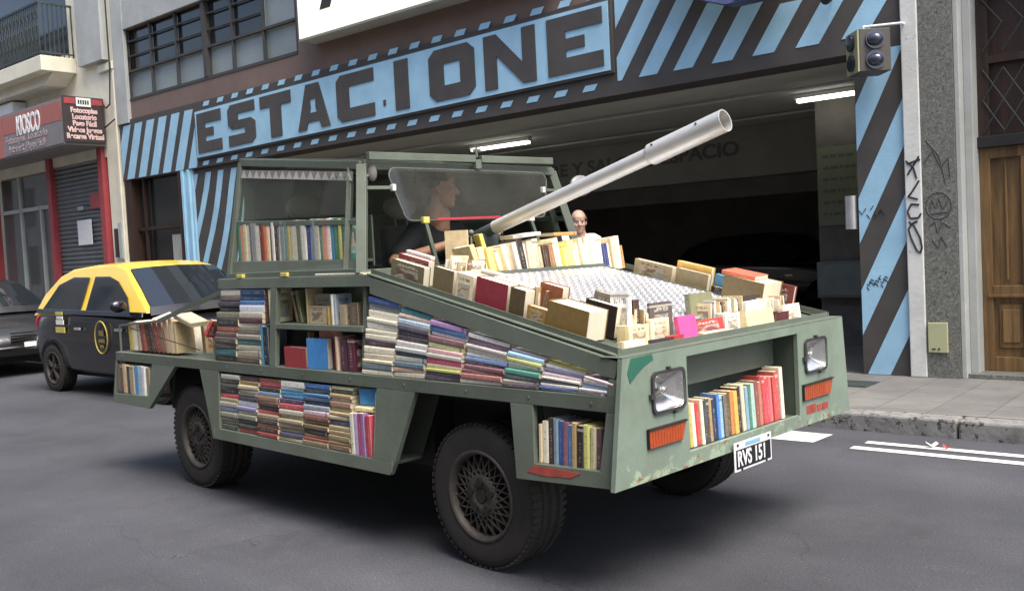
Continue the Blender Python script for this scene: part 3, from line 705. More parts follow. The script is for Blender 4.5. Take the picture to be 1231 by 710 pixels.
def tube_lamp(s, t, z, L, ang, label):
    b = (s, t, z); o = thing('fluorescent_lamp', b, label, 'lamp', 'fluorescent lamps on the garage ceiling', street=True)
    M = Matrix.Translation(b) @ Matrix.Rotation(ang, 4, 'Z')
    m = MB(); m.obox(M, -L / 2, L / 2, -.05, .05, .03, .085); m.build('fixture', WHITE, parent=o, base=b, bevel=.006)
    for y in (-.025, .025):
        m = MB(); m.tube(M @ Vector((-L / 2 + .03, y, .005)), M @ Vector((L / 2 - .03, y, .005)), .017, n=12); m.build('tube', TUBE, parent=o, base=b)
tube_lamp(1.45, 7.68, 3.10, 0.75, 0.0, 'lit fluorescent ceiling lamp at the right of the garage entrance near the striped pillar')
tube_lamp(-3.75, 7.8, 3.10, 1.2, 0.0, 'lit fluorescent ceiling lamp seen just above the book car cabin roof')
# silver box by the pillar
o = thing('wall_lamp', (2.42, 5.72, 1.68), 'silver cylindrical wall lamp at the left edge of the striped pillar', 'wall lamp', street=True)
m = MB(); m.tube((2.42, 5.74, 1.53), (2.42, 5.74, 1.85), .062, n=20); m.build('shade', mat('brushed_shade', (.5, .5, .5), rough=.3, metal=.6), parent=o, base=(2.42, 5.72, 1.68))
m = MB(); m.box(2.43, 2.5, 5.73, 5.76, 1.66, 1.72); m.build('bracket', IRON, parent=o, base=(2.42, 5.72, 1.68))
# white sign, its panel brightened by emission
bs = thing('white_panel_sign', (-4, 5.4, 4.7), 'large bright white panel sign above the brown wall, cut by the top edge', 'sign', street=True)
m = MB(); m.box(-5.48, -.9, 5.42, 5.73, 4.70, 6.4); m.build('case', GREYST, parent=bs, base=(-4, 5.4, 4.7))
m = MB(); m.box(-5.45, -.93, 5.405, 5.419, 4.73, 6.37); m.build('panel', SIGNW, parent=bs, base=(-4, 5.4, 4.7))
m = MB(); m.prism([(-4.95, 5.05), (-4.72, 5.05), (-4.6, 5.3), (-4.85, 5.25)], 5.395, 5.404); m.build('black_mark', TXT, parent=bs, base=(-4, 5.4, 4.7))
# blue sign at the top right
b = (1.6, 5.4, 3.8); o = thing('hanging_sign', b, 'dark blue sign with a pale blue corner hanging over the right stripes', 'sign', street=True)
m = MB(); m.hexa([(.55, 5.30, 4.13), (1.42, 5.25, 3.80), (2.05, 5.30, 3.80), (2.05, 5.30, 5.0), (.55, 5.3, 5.0)], [(.55, 5.45, 4.13), (1.42, 5.45, 3.80), (2.05, 5.45, 3.80), (2.05, 5.45, 5.0), (.55, 5.45, 5.0)])
m.build('panel', BLUES, parent=o, base=b)
m = MB(); m.prism([(1.50, 3.83), (2.02, 3.85), (2.02, 4.4), (1.75, 4.2)], 5.24, 5.249); m.build('pale_corner', BLUEP, parent=o, base=b)
m = MB(); m.tube((2.05, 5.38, 3.9), (2.35, 5.66, 3.9), .014); m.tube((.9, 5.4, 4.4), (.9, 5.72, 4.4), .014); m.build('bracket', IRON, parent=o, base=b)
# signal box
b = (2.75, 5.38, 3.1); o = thing('garage_exit_signal', b, 'two faced signal box with yellow and brown sides and unlit round lenses', 'signal', street=True)
M = Matrix.Translation((2.74, 5.42, 3.12)) @ Matrix.Rotation(R(40), 4, 'Z')
m = MB(); m.obox(M, -.135, .145, -.145, .145, -.19, .19); m.build('housing', SIGBR, parent=o, base=b, bevel=.006)
m = MB(); m.obox(M, -.152, -.136, -.14, .14, -.185, .185); m.build('yellow_face', SIGYEL, parent=o, base=b)
for z in (-.09, .09):
    m = MB(); m.tube(M @ Vector((-.152, 0, z)), M @ Vector((-.175, 0, z)), .075); m.build('lens', LENSD, parent=o, base=b)
    m = MB(); m.tube(M @ Vector((0.0, -.145, z)), M @ Vector((0.0, -.165, z)), .085); m.ball(M @ Vector((0, -.165, z)), (.075, .075, .06)); m.build('lens', LENSB, parent=o, base=b)
m = MB(); m.path([(2.7, 5.42, 3.31), (2.7, 5.42, 3.36), (2.98, 5.6, 3.37), (2.98, 5.68, 3.37)], .012); m.build('conduit', WHITE, parent=o, base=b)
b = (2.33, 5.6, 3.72); o = thing('flood_light', b, 'small black round floodlight on the right stripes', 'floodlight', street=True)
m = MB(); m.tube((2.33, 5.58, 3.72), (2.33, 5.50, 3.70), .035, .05); m.build('lamp_head', INK, parent=o, base=b)
m = MB(); m.tube((2.33, 5.58, 3.74), (2.33, 5.70, 3.76), .012); m.build('bracket', INK, parent=o, base=b)

# ================================================================= right building: white pillar, granite, door
b = (3.1, 5.7, .13)
rb = thing('granite_fronted_building', b, 'granite fronted building with a tall panelled wooden door at the right edge', 'building', street=True)
def rp(m, name, mats, par=rb, **k): return m.build(name, mats, parent=par, base=b, **k)
m = MB(); m.box(2.947, 3.095, 5.66, 6.3, .13, 9); rp(m, 'white_pillar', WPIL, bevel=.01)
m = MB(); m.box(3.097, 3.385, 5.67, 6.3, .13, 9); rp(m, 'granite_pillar', GRAN)
m = MB(); m.box(3.387, 3.43, 5.69, 6.3, .13, 9); m.box(3.43, 3.50, 5.82, 6.3, .13, 9); rp(m, 'granite_jamb', GREYST, bevel=.006)
m = MB(); m.box(3.387, 6, 5.72, 6.2, .13, .17); rp(m, 'door_step', GRAN)
m = MB(); m.box(5.0, 9, 5.67, 6.3, .13, 9); m.box(3.5, 5.0, 5.67, 6.3, 4.2, 9); rp(m, 'granite_wall', GRAN)
m = MB()
m.box(3.50, 5.0, 6.04, 6.08, .17, 2.2)
for x0 in (3.50, 4.25):
    for (a, c, d, e) in ((.0, .09, .17, 2.2), (.65, .75, .17, 2.2)): m.box(x0 + a, x0 + c, 6.0, 6.04, d, e)
    m.box(x0 + .09, x0 + .65, 6.0, 6.04, .17, .30); m.box(x0 + .09, x0 + .65, 5.995, 6.04, .84, .95); m.box(x0 + .09, x0 + .65, 6.0, 6.04, 2.1, 2.2)
    m.box(x0 + .13, x0 + .33, 6.02, 6.04, .38, .78); m.box(x0 + .16, x0 + .30, 6.005, 6.04, .43, .73)
    m.box(x0 + .41, x0 + .61, 6.02, 6.04, .38, .78); m.box(x0 + .44, x0 + .58, 6.005, 6.04, .43, .73)
    m.box(x0 + .34, x0 + .40, 5.99, 6.04, .30, 2.1); m.box(x0 + .20, x0 + .22, 6.02, 6.04, 1.0, 2.05); m.box(x0 + .52, x0 + .54, 6.02, 6.04, 1.0, 2.05)
    m.box(x0 + .05, x0 + .70, 5.985, 6.0, .84, .87)
dr = rp(m, 'door', WOODD, bevel=.006)
m = MB(); m.box(3.50, 5.0, 5.95, 6.08, 2.2, 2.30); rp(m, 'transom_bar', INK, bevel=.004)
m = MB(); m.box(3.50, 5.0, 6.05, 6.08, 2.30, 4.2); m.box(3.5, 3.6, 6.0, 6.05, 2.3, 4.2); m.box(3.6, 5, 6.0, 6.05, 3.55, 3.68); m.box(3.6, 5, 6.0, 6.05, 2.95, 3.02); rp(m, 'transom_panel', WOODK)
m = MB()
for i in range(9):
    x = 3.55 + i * .17
    m.path([(x, 5.99, 2.34 + .0), (x + .17, 5.99, 2.62), (x, 5.99, 2.9)], .006, n=6); m.path([(x + .17, 5.99, 2.34), (x, 5.99, 2.62), (x + .17, 5.99, 2.9)], .006, n=6)
    m.path([(x, 5.99, 3.05), (x + .17, 5.99, 3.3), (x, 5.99, 3.53)], .006, n=6)
rp(m, 'transom_grille', IRON)
# graffiti on the pillars
def stroke(pts, t, r, name, matl, par, bb):
    m = MB()
    for a, c in zip(pts[:-1], pts[1:]):
        m.bar((a[0], t, a[1]), (c[0], t, c[1]), .003, r * 2, up=(0, 1, 0)) if False else m.tube((a[0], t, a[1]), (c[0], t, c[1]), r, n=6)
    return m
g = MB()
def gs(pts, t=5.657, r=.0085):
    for a, c in zip(pts[:-1], pts[1:]): g.tube((a[0], t, a[1]), (c[0], t, c[1]), r, n=6)
gs([(2.965, 2.13), (3.03, 2.06), (3.055, 1.96)]); gs([(3.08, 2.16), (3.03, 2.08), (2.975, 2.0)]); gs([(2.975, 2.10), (3.09, 2.13)])
gs([(3.075, 1.94), (3.01, 1.84), (2.975, 1.80), (3.06, 1.77)])
gs([(3.07, 1.72), (3.0, 1.73), (2.965, 1.66), (2.99, 1.60), (3.06, 1.60), (3.085, 1.64)])
gs([(3.05, 1.57), (3.0, 1.55), (2.97, 1.50), (2.99, 1.42), (3.04, 1.30), (3.07, 1.28), (3.085, 1.33), (3.07, 1.42), (3.02, 1.53), (2.975, 1.57)])
rp(g, 'graffiti', INK)
g = MB()
cir = [(3.235 + .11 * math.cos(a * .4), 1.70 + .12 * math.sin(a * .4)) for a in range(17)]
def gs2(pts, r=.005):
    for a, c in zip(pts[:-1], pts[1:]): g.tube((a[0], 5.668, a[1]), (c[0], 5.668, c[1]), r, n=6)
gs2(cir); gs2([(3.16, 1.66), (3.18, 1.76), (3.21, 1.68), (3.24, 1.77), (3.27, 1.67), (3.31, 1.73)]); gs2([(3.17, 1.63), (3.31, 1.64)])
gs2([(3.15, 1.52), (3.2, 1.56), (3.22, 1.46), (3.27, 1.55), (3.33, 1.50)]); gs2([(3.17, 1.40), (3.22, 1.32), (3.25, 1.42), (3.30, 1.33)]); gs2([(3.12, 2.1), (3.2, 2.2), (3.26, 2.05), (3.33, 2.12), (3.34, 1.95)])
gs2([(3.14, 2.3), (3.25, 2.15), (3.3, 1.9)])
rp(g, 'graffiti', INKF)
g = MB()
for a in range(9):
    x = 2.56 + a * .022; z = .97 + (a % 3) * .02 + a * .004
    g.tube((x, 5.692, z), (x + .02, 5.692, z + (.05 if a % 2 else -.03)), .004, n=5); g.tube((x, 5.692, z + .03), (x + .024, 5.692, z + .01), .004, n=5)
for a in range(7):
    x = 2.51 + a * .035; z = 1.70 - (a % 3) * .02
    g.tube((x, 5.692, z), (x + .03, 5.692, z + (.04 if a % 2 else -.04)), .004, n=5)
m = gp(g, 'graffiti', INK)
o = thing('gas_meter_box', (3.19, 5.66, .37), 'beige meter box low on the granite pillar', 'meter box', street=True)
m = MB(); m.box(3.115, 3.285, 5.645, 5.668, .365, .64); m.build('cover', BEIGE, parent=o, base=(3.19, 5.66, .37), bevel=.006)
m = MB(); m.box(3.15, 3.18, 5.639, 5.645, .395, .405); m.tube((3.21, 5.645, .40), (3.21, 5.638, .40), .009); m.build('lock', INK, parent=o, base=(3.19, 5.66, .37))

# ================================================================= left building with the kiosk
b = (-14, 5.7, .13)
kb = thing('kiosk_building', b, 'old cream rendered building with a balcony and ground floor kiosk at the left', 'building', street=True)
def kp(m, name, mats, par=kb, **k): return m.build(name, mats, parent=par, base=b, **k)
m = MB(); m.box(-11.95, -11.44, 5.7, 6.2, .13, 12); m.box(-40, -11.95, 5.7, 6.2, 3.7, 12); m.box(-40, -17.9, 5.7, 6.2, .13, 3.7)
kp(m, 'wall', CREAM)
m = MB(); m.box(-12.0, -11.43, 5.64, 5.698, 5.30, 5.44); m.box(-11.52, -11.44, 5.66, 5.698, .13, 5.3); kp(m, 'cornice', CREAM, bevel=.01)
m = MB(); m.box(-12.55, -11.6, 5.55, 5.699, 5.5, 7.4); kp(m, 'pale_pier', GREYST)
m = MB(); m.prism([(-30, 5.45), (-12.92, 5.45), (-12.92, 5.74), (-30, 5.74)], 5.0, 5.699); m.prism([(-30, 5.25), (-13.4, 5.25), (-13.0, 5.45), (-30, 5.45)], 5.25, 5.699); kp(m, 'balcony_slab', CREAM, bevel=.01)
m = MB()
x = -20
while x < -12.95:
    m.box(x, x + .018, 5.04, 5.058, 5.74, 6.75); x += .085
for y in (5.13, 5.22, 5.31, 5.40, 5.49, 5.58, 5.67): m.box(-12.99, -12.972, y, y + .018, 5.74, 6.75)
m.box(-20, -12.96, 5.03, 5.07, 6.75, 6.79); m.box(-20, -12.96, 5.03, 5.07, 5.80, 5.83); m.box(-12.99, -12.96, 5.07, 5.69, 6.75, 6.79); m.box(-12.99, -12.96, 5.07, 5.69, 5.8, 5.83)
x = -19.9
while x < -13.05:
    for q in range(8):
        a0 = q * math.pi / 4; a1 = a0 + math.pi / 4
        m.bar((x + .04 + .04 * math.cos(a0), 5.035, 6.2 + .16 * math.sin(a0)), (x + .04 + .04 * math.cos(a1), 5.035, 6.2 + .16 * math.sin(a1)), .012)
        m.bar((x + .04 + .035 * math.cos(a0), 5.035, 6.55 + .08 * math.sin(a0)), (x + .04 + .035 * math.cos(a1), 5.035, 6.55 + .08 * math.sin(a1)), .012)
    x += .17
kp(m, 'balcony_railing', IRON)
m = MB(); m.box(-16.6, -13.2, 5.69, 5.698, 5.9, 8.4); kp(m, 'balcony_door', WINDK)
# shopfront
for xa in (-14.45, -12.22, -17.5): m = MB(); m.box(xa, xa + .18, 5.62, 5.8, .13, 3.9); kp(m, 'red_frame_post', REDF)
m = MB(); z = .13
while z < 3.9:
    m.hexa([(-14.25, 5.74, z), (-12.22, 5.74, z), (-12.22, 5.70, z + .045), (-14.25, 5.70, z + .045)], [(-14.25, 5.76, z + .09), (-12.22, 5.76, z + .09), (-12.22, 5.73, z + .05), (-14.25, 5.73, z + .05)])
    m.box(-14.25, -12.22, 5.76, 5.78, z, z + .09); z += .09
kp(m, 'roller_shutter', SHUT)
m = MB(); m.box(-17.3, -14.45, 5.85, 5.87, .5, 3.9); kp(m, 'shop_window', glass('shop_glass', (.6, .63, .65), .12))
m = MB(); m.box(-17.3, -14.45, 5.80, 5.9, .13, .5); m.box(-15.3, -15.22, 5.80, 5.88, .5, 3.0); m.box(-16.3, -16.22, 5.80, 5.88, .5, 3.9); m.box(-17.3, -14.45, 5.80, 5.88, 2.9, 2.98); kp(m, 'shop_window_frame', GREYST)
m = MB(); m.box(-17.3, -14.3, 7.2, 7.3, .13, 3.9); m.box(-17.4, -17.3, 5.9, 7.3, .13, 3.9); m.box(-14.4, -14.3, 5.9, 7.3, .13, 3.9); m.box(-17.3, -14.4, 5.9, 7.2, 3.85, 3.95); kp(m, 'shop_interior', GREYST)
m = MB()
for i in range(6):
    m.box(-16.9 + i * .42, -16.6 + i * .42, 6.3, 6.5, .9 + (i % 3) * .5, 1.3 + (i % 3) * .6)
kp(m, 'shop_display', SIGNR)
# signs on the kiosk
kb2 = (-14, 4.9, 3.9)
ks = thing('kiosk_sign_box', kb2, 'faded red and grey kiosk fascia sign with white lettering', 'sign', street=True)
m = MB(); m.box(-19.5, -11.93, 4.9, 5.69, 3.90, 4.78); m.build('case', SIGNG, parent=ks, base=kb2)
m = MB(); m.box(-19.5, -14.62, 4.885, 4.898, 3.92, 4.76); m.box(-14.60, -12.0, 4.885, 4.898, 4.36, 4.72); m.build('red_panel', SIGNR, parent=ks, base=kb2)
m = MB(); m.box(-14.60, -12.0, 4.885, 4.897, 3.93, 4.35); m.build('grey_panel', SIGNG, parent=ks, base=kb2)
text_mesh('lettering', 'KIOSCO', .52, text_at(-13.95, 4.88, 4.30), WHITE, ks, kb2, sx=.56, bold=.014)
for i, tx in enumerate(('Fotocopias  Locutorio', 'Internet  Pago Fácil')):
    text_mesh('small_lettering', tx, .20, text_at(-14.5 + i * .15, 4.882, 4.16 - i * .18), PINKF, ks, kb2, sx=1.05, bold=.006)
bb = (-11.9, 5.25, 3.98)
bl = thing('blade_sign', bb, 'black blade sign with red top corners and five lines of pink words', 'sign', street=True)
m = MB(); m.box(-11.92, -11.88, 4.88, 5.66, 3.95, 4.80); m.build('panel', SIGNB, parent=bl, base=bb)
m = MB(); m.box(-11.879, -11.874, 4.90, 5.12, 4.66, 4.77); m.box(-11.879, -11.874, 5.42, 5.64, 4.66, 4.77); m.build('red_corners', REDF, parent=bl, base=bb)
m = MB(); m.box(-11.879, -11.872, 5.13, 5.41, 4.62, 4.78); m.build('white_label', WHITE, parent=bl, base=bb)
m = MB()
for i in range(5): m.box(-11.871, -11.868, 5.16 + i * .045, 5.19 + i * .045, 4.66, 4.74)
m.build('label_marks', TXT, parent=bl, base=bb)
Mt = lambda t, z: Matrix(((0, 0, 1, -11.876), (1, 0, 0, t), (0, 1, 0, z), (0, 0, 0, 1)))
for i, tx in enumerate(('Fotocopias', 'Locutorio', 'Pago Fácil', 'Videos Juegos', 'Recarga Virtual')):
    text_mesh('lettering', tx, .135, Mt(5.27, 4.50 - i * .122), PINKT, bl, bb, sx=.86, bold=.006, align='CENTER')
for lb, (s0, s1, z0, z1), mt in (('red notice on the upper part of the roller shutter', (-12.75, -12.25, 2.75, 3.05), REDF), ('white poster pasted on the roller shutter', (-13.35, -12.75, 2.05, 2.55), WHITE),
                      ('small pale sticker above the white poster on the shutter', (-13.3, -13.05, 2.75, 2.83), GREYST)):
    m = MB(); m.box(s0, s1, 5.685, 5.692, z0, z1); o = m.build('poster', mt, street=True, base=(s0, 5.69, z0)); tag(o, lb, 'poster')
for lb, (s0, s1, z0, z1), mt in (('dark narrow plate on the cream wall left of the striped building', (-11.78, -11.68, 1.75, 2.3), SIGNB), ('grey electric meter box on the cream wall', (-11.62, -11.47, 1.7, 2.4), GREYST)):
    m = MB(); m.box(s0, s1, 5.64, 5.70, z0, z1); m.box(s0 + .02, s1 - .02, 5.632, 5.64, z0 + .03, z1 - .03); o = m.build('wall_box', mt, street=True, base=(s0, 5.69, z0)); tag(o, lb, 'wall box')
m = MB(); m.path([(-11.9, 5.66, 4.7), (-11.75, 5.64, 4.6), (-11.55, 5.62, 4.65), (-11.46, 5.62, 5.3), (-11.46, 5.62, 7)], .014); m.path([(-11.88, 5.66, 4.25), (-11.4, 5.62, 4.35)], .014)
tag(m.build('wall_cable', INK, street=True, base=(-11.6, 5.65, 4.6)), 'black cables running from the blade sign up the cream wall', 'cable')
m = MB(); m.box(-16.35, -15.3, 5.4, 5.69, 4.85, 5.2); m.box(-16.3, -15.35, 5.39, 5.4, 4.88, 5.17)
tag(m.build('air_conditioner', WHITE, street=True, base=(-16, 5.5, 4.85), bevel=.01), 'white air conditioner unit above the kiosk sign at the left edge', 'air conditioner')

# ================================================================= opposite side of the street (behind the photographer)
b = (0, -6.6, .13)
ob = thing('opposite_building', b, 'plain rendered apartment front across the street behind the camera', 'building', street=True)
m = MB(); m.box(-60, 12, -8, -6.6, .13, 9.5); m.build('wall', mat('opposite_render', (.42, .40, .37), rough=.9, scale=1, bump=.2), parent=ob, base=b)
for i in range(14):
    for k in range(3):
        m = MB(); x = -50 + i * 4.2; z = 1.0 + k * 3.0
        m.box(x, x + 1.3, -6.6, -6.56, z, z + 2.0); f = m.build('window', WINDK, parent=ob, base=b)
m = MB(); m.box(-90, 40, 6.2, 6.4, 9.0, 13.0)

# ================================================================= cars
def wheel_parts(root, c, rad, wid, out, base, rimr, kind='car'):
    """out = +1/-1: side of the outer face along y"""
    c = Vector(c); h = wid / 2
    hub = MB(); hub.tube(c - Vector((0, h * .5 * out, 0)), c + Vector((0, h * .35 * out, 0)), rimr * .86, n=28); ho = hub.build('wheel', RIMD, parent=root, base=base)
    prof = [(rimr, -h), (rimr + .02, -h * 1.0), (rad - .05, -h * 1.06), (rad - .02, -h * .97), (rad - .004, -h * .82), (rad, -h * .6)]
    for g_ in (-.45, 0, .45): prof += [(rad, h * (g_ - .07)), (rad - .012, h * (g_ - .04)), (rad - .012, h * (g_ + .04)), (rad, h * (g_ + .07))]
    prof += [(rad, h * .6), (rad - .004, h * .82), (rad - .02, h * .97), (rad - .05, h * 1.06), (rimr + .02, h * 1.0), (rimr, h)]
    t = MB(); t.lathe(prof, c, 'y', 64); t.lathe([(rimr, h), (rimr - .008, h * .5), (rimr - .008, -h * .5), (rimr, -h)], c, 'y', 64)
    nb = 60
    for i in range(nb):     # shoulder tread blocks
        a = 2 * math.pi * i / nb
        for sg in (-1, 1):
            q = [(rad - .006, a, sg * h * .52), (rad - .006, a + .06, sg * h * .52), (rad - .012, a + .06, sg * h * .97), (rad - .012, a, sg * h * .97)]
            lo = [c + Vector((r_ * math.cos(a_), y_, r_ * math.sin(a_))) for r_, a_, y_ in q]
            hi = [c + Vector(((r_ + .010) * math.cos(a_), y_, (r_ + .010) * math.sin(a_))) for r_, a_, y_ in q]
            t.hexa(lo, hi)
    t.build('tyre', RUB, parent=ho, base=base)
    r = MB(); y1 = out * h
    r.lathe([(rimr + .006, y1 * .96), (rimr + .008, y1 * 1.03), (rimr - .006, y1 * 1.05), (rimr - .016, y1 * .9), (rimr - .022, y1 * .55)], c, 'y', 56)
    if kind == 'lattice':
        n = 22
        for i in range(n):
            for sg in (-1, 1):
                a = 2 * math.pi * i / n; a2 = a + sg * 2 * math.pi / n * 1.6
                p0 = c + Vector((rimr * .42 * math.cos(a), y1 * .86, rimr * .42 * math.sin(a))); p1 = c + Vector((rimr * .93 * math.cos(a2), y1 * .72, rimr * .93 * math.sin(a2)))
                r.bar(p0, p1, .006, .012, up=(0, 1, 0))
        r.lathe([(.0, y1 * .84), (rimr * .18, y1 * .84), (rimr * .18, y1 * .92), (rimr * .46, y1 * .90), (rimr * .47, y1 * .78)], c, 'y', 40)
        for i in range(5):
            a = 2 * math.pi * i / 5 + .3; p0 = c + Vector((rimr * .32 * math.cos(a), y1 * .88, rimr * .32 * math.sin(a)))
            r.tube(p0, p0 + Vector((0, out * .016, 0)), .020, n=12, mi=1)
        r.tube(c + Vector((0, y1 * .84, 0)), c + Vector((0, y1 * .84 + out * .012, 0)), .034, n=16, mi=1)
    else:
        n = 5
        for i in range(n):
            a = 2 * math.pi * i / n + .2
            for da in (-.14, .14):
                p0 = c + Vector((rimr * .15 * math.cos(a), y1 * .9, rimr * .15 * math.sin(a))); p1 = c + Vector((rimr * .96 * math.cos(a + da), y1 * .75, rimr * .96 * math.sin(a + da)))
                r.bar(p0, p1, .012, .03, up=(0, 1, 0))
        r.lathe([(0, y1 * .95), (rimr * .24, y1 * .93), (rimr * .28, y1 * .8)], c, 'y', 24)
    r.build('rim', [RIM, RIMD], parent=ho, base=base)
    return ho

def car(base, label, group, paint, roofp, taxi=False, L=4.0, W_=1.68, H=1.6, belt=1.05, name='parked_car', plates=True):
    o = thing(name, base, label, 'car', group, street=True)
    bx = Vector(base)
    def T(x, y, z): return bx + Vector((x, y, z))
    hw = W_ / 2
    # lower body: cross sections along x (front = +x), top height and half width per station
    xf = L / 2
    st = [(-xf, .50, .86, .60), (-xf + .05, .34, .90, .86), (-xf + .22, .27, .96, 1.00), (-xf + .55, .24, .99, 1.06), (-.9, .22, 1.0, belt + .0), (0, .22, 1.0, belt - .03), (.75, .22, 1.0, belt - .07),
          (xf - .95, .24, .995, belt - .13), (xf - .5, .25, .97, belt - .20), (xf - .2, .27, .92, belt - .30), (xf - .04, .30, .84, belt - .42), (xf, .42, .78, belt - .52)]
    rows = []
    for x, zb, wf, zt in st:
        y = hw * wf
        rows.append([(x, 0, zb), (x, y * .9, zb), (x, y * .98, zb + .08), (x, y, zb + (zt - zb) * .42), (x, y * .985, zb + (zt - zb) * .72), (x, y * .955, zt - .05), (x, y * .90, zt), (x, y * .6, zt + .035), (x, 0, zt + .05)])
    m = MB(); vs = []; fs = []; nn = len(rows[0])
    full = []
    for r_ in rows: full.append(r_ + [(p[0], -p[1], p[2]) for p in r_[-2:0:-1]])
    k = len(full[0])
    for r_ in full: vs += [T(*p) for p in r_]
    for i in range(len(full) - 1):
        for j in range(k): fs.append((i * k + j, i * k + (j + 1) % k, (i + 1) * k + (j + 1) % k, (i + 1) * k + j))
    fs.append(tuple(range(k))); fs.append(tuple(range((len(full) - 1) * k, len(full) * k)))
    m.add(vs, fs, 0, True)
    body = m.build('body', paint, parent=o, base=base, subsurf=1)
    wx = (-xf + .66, xf - .78); wr = .30
    cut = MB()
    for x in wx: cut.tube(T(x, -hw - .3, wr), T(x, hw + .3, wr), wr + .055, n=32)
    co = cut.build('wheel_arch_cutter', BLACK, parent=o, base=base)
    # apply the arches now so that no helper remains
    bm_ = body.modifiers.new('arches', 'BOOLEAN'); bm_.object = co; bm_.operation = 'DIFFERENCE'; bm_.solver = 'EXACT'
    bpy.context.view_layer.update(); dg = bpy.context.evaluated_depsgraph_get()
    me = bpy.data.meshes.new_from_object(body.evaluated_get(dg)); body.modifiers.clear(); body.data = me
    for p in me.polygons: p.use_smooth = True
    bpy.data.objects.remove(co)
    inner = MB(); inner.box(base[0] - xf + .15, base[0] + xf - .25, base[1] - hw + .22, base[1] + hw - .22, .2, belt - .25); inner.build('underbody', BLACK, parent=o, base=base)
    # cabin
    prof = [(-xf + .10, belt - .06), (-xf + .22, belt + .22), (-xf + .50, H - .12), (-xf + .85, H - .035), (-.55, H), (-.05, H - .005), (.32, H - .06), (.72, H - .30), (1.12, belt - .02)]
    def yy(z): return hw * (.93 - .26 * (z - belt) / (H - belt))
    m = MB(); vs = []; fs = []
    fr = [-1, -.97, -.85, -.5, 0, .5, .85, .97, 1]
    for (x, z) in prof:
        for f_ in fr:
            y = yy(z) * f_; drop = .03 * f_ * f_ + (.03 if abs(f_) == 1 else 0) * (1 if z > belt + .1 else 0)
            vs.append(T(x - (.10 * f_ * f_ if x > .1 else (-.06 * f_ * f_ if x < -1.3 else 0)), y, z - drop))
    k = len(fr)
    for i in range(len(prof) - 1):
        for j in range(k - 1): fs.append((i * k + j, i * k + j + 1, (i + 1) * k + j + 1, (i + 1) * k + j))
    fs.append(tuple(i * k for i in range(len(prof)))); fs.append(tuple(i * k + k - 1 for i in range(len(prof)))); fs.append(tuple(range(k)) + tuple((len(prof) - 1) * k + j for j in range(k - 1, -1, -1)))
    m.add(vs, fs, 0, False)
    m.build('cabin', roofp, parent=o, base=base, bevel=.02)
    # side windows
    for sg in (-1, 1):
        for P in ([(-1.60, belt + .03), (-.56, belt + .0), (-.58, H - .14), (-1.0, H - .13), (-1.35, H - .22)], [(-.42, belt - .0), (.66, belt - .02), (.50, belt + .16), (.16, H - .20), (-.08, H - .14), (-.44, H - .135)]):
            Q = [T(x, sg * (yy(z) + .004), z - .03) for x, z in P]; Q2 = [T(x, sg * (yy(z) + .014), z - .03) for x, z in P]
            g_ = MB(); g_.hexa(Q, Q2); g_.build('side_window', GLASSD, parent=o, base=base, bevel=.004)
    for sg in (-1, 1):
        Q = [T(x, sg * (yy(z) + .006), z) for x, z in ((-1.72, belt - .05), (1.0, belt - .09), (.98, belt - .035), (-1.70, belt + .005))]; Q2 = [q + Vector((0, sg * .02, 0)) for q in Q]
        g_ = MB(); g_.hexa(Q, Q2); g_.build('belt_trim', paint, parent=o, base=base, bevel=.004)
    # windscreen
    def scr(xa, za, xb, zb, push, inset):
        Q = []
        d = Vector((xb - xa, 0, zb - za)).normalized(); nrm = Vector((d.z, 0, -d.x)); nrm = nrm if nrm.z > 0 else -nrm
        for (x, z) in ((xa, za), (xb, zb)):
            for f_ in (-.93, -.6, 0, .6, .93):
                p = T(x - (.10 * f_ * f_ if x > 0 else -.06 * f_ * f_), yy(z) * f_ * inset, z - .03 * f_ * f_) + nrm * push; Q.append(p)
        lo = Q[:5] + Q[:4:-1]; n2 = [q + nrm * .008 for q in lo]
        g_ = MB(); fs_ = [(i, i + 1, 8 - i, 9 - i) for i in range(4)]
        g_.add(n2, fs_, 0, True); g_.add(lo, [f_[::-1] for f_ in fs_]); return g_
    g_ = MB()
    pts = prof[6:9]
    a = scr(.36, H - .085, .72, H - .302, .012, 1); a.build('windscreen', WSG, parent=o, base=base)
    a = scr(.72, H - .30, 1.09, belt + .01, .012, 1); a.build('windscreen', WSG, parent=o, base=base)
    a = scr(1.075, belt + .03, 1.16, belt - .06, .012, 1.04); a.build('cowl', paint, parent=o, base=base)
    a = scr(-xf + .24, belt + .25, -xf + .48, H - .15, .012, .95); a.build('rear_window', GLASSD, parent=o, base=base)
    for i, x in enumerate(wx):
        for sg in (-1, 1): wheel_parts(o, T(x, sg * (hw - .11), wr), wr, .18, sg, base, .20)
    # lamps, grille, bumper, mirrors, handles, plate
    for sg in (-1, 1):
        g_ = MB(); g_.ball(T(xf - .16, sg * hw * .70, belt - .42), (.14, .15, .065)); g_.build('headlight', LENSC, parent=o, base=base)
        g_ = MB(); g_.ball(T(-xf + .12, sg * hw * .80, .85), (.08, .09, .14)); g_.build('tail_light', REDP, parent=o, base=base)
        g_ = MB(); g_.ball(T(.62, sg * (hw + .07), belt + .04), (.05, .10, .07)); g_.build('wing_mirror', paint, parent=o, base=base)
        for x in (-.45, .55):
            g_ = MB(); g_.box(*(bx.x + x - .16, bx.x + x - .02), bx.y + sg * hw - .0, bx.y + sg * hw + .022, .80, .83) if sg > 0 else g_.box(bx.x + x - .16, bx.x + x - .02, bx.y - hw - .022, bx.y - hw, .80, .83)
            g_.build('door_handle', CHROME if not taxi else LENSC, parent=o, base=base)
    g_ = MB()
    for i in range(4): g_.box(bx.x + xf - .03, bx.x + xf + .012, bx.y - .38, bx.y + .38, .52 + i * .04, .54 + i * .04)
    g_.build('grille', CHROME, parent=o, base=base)
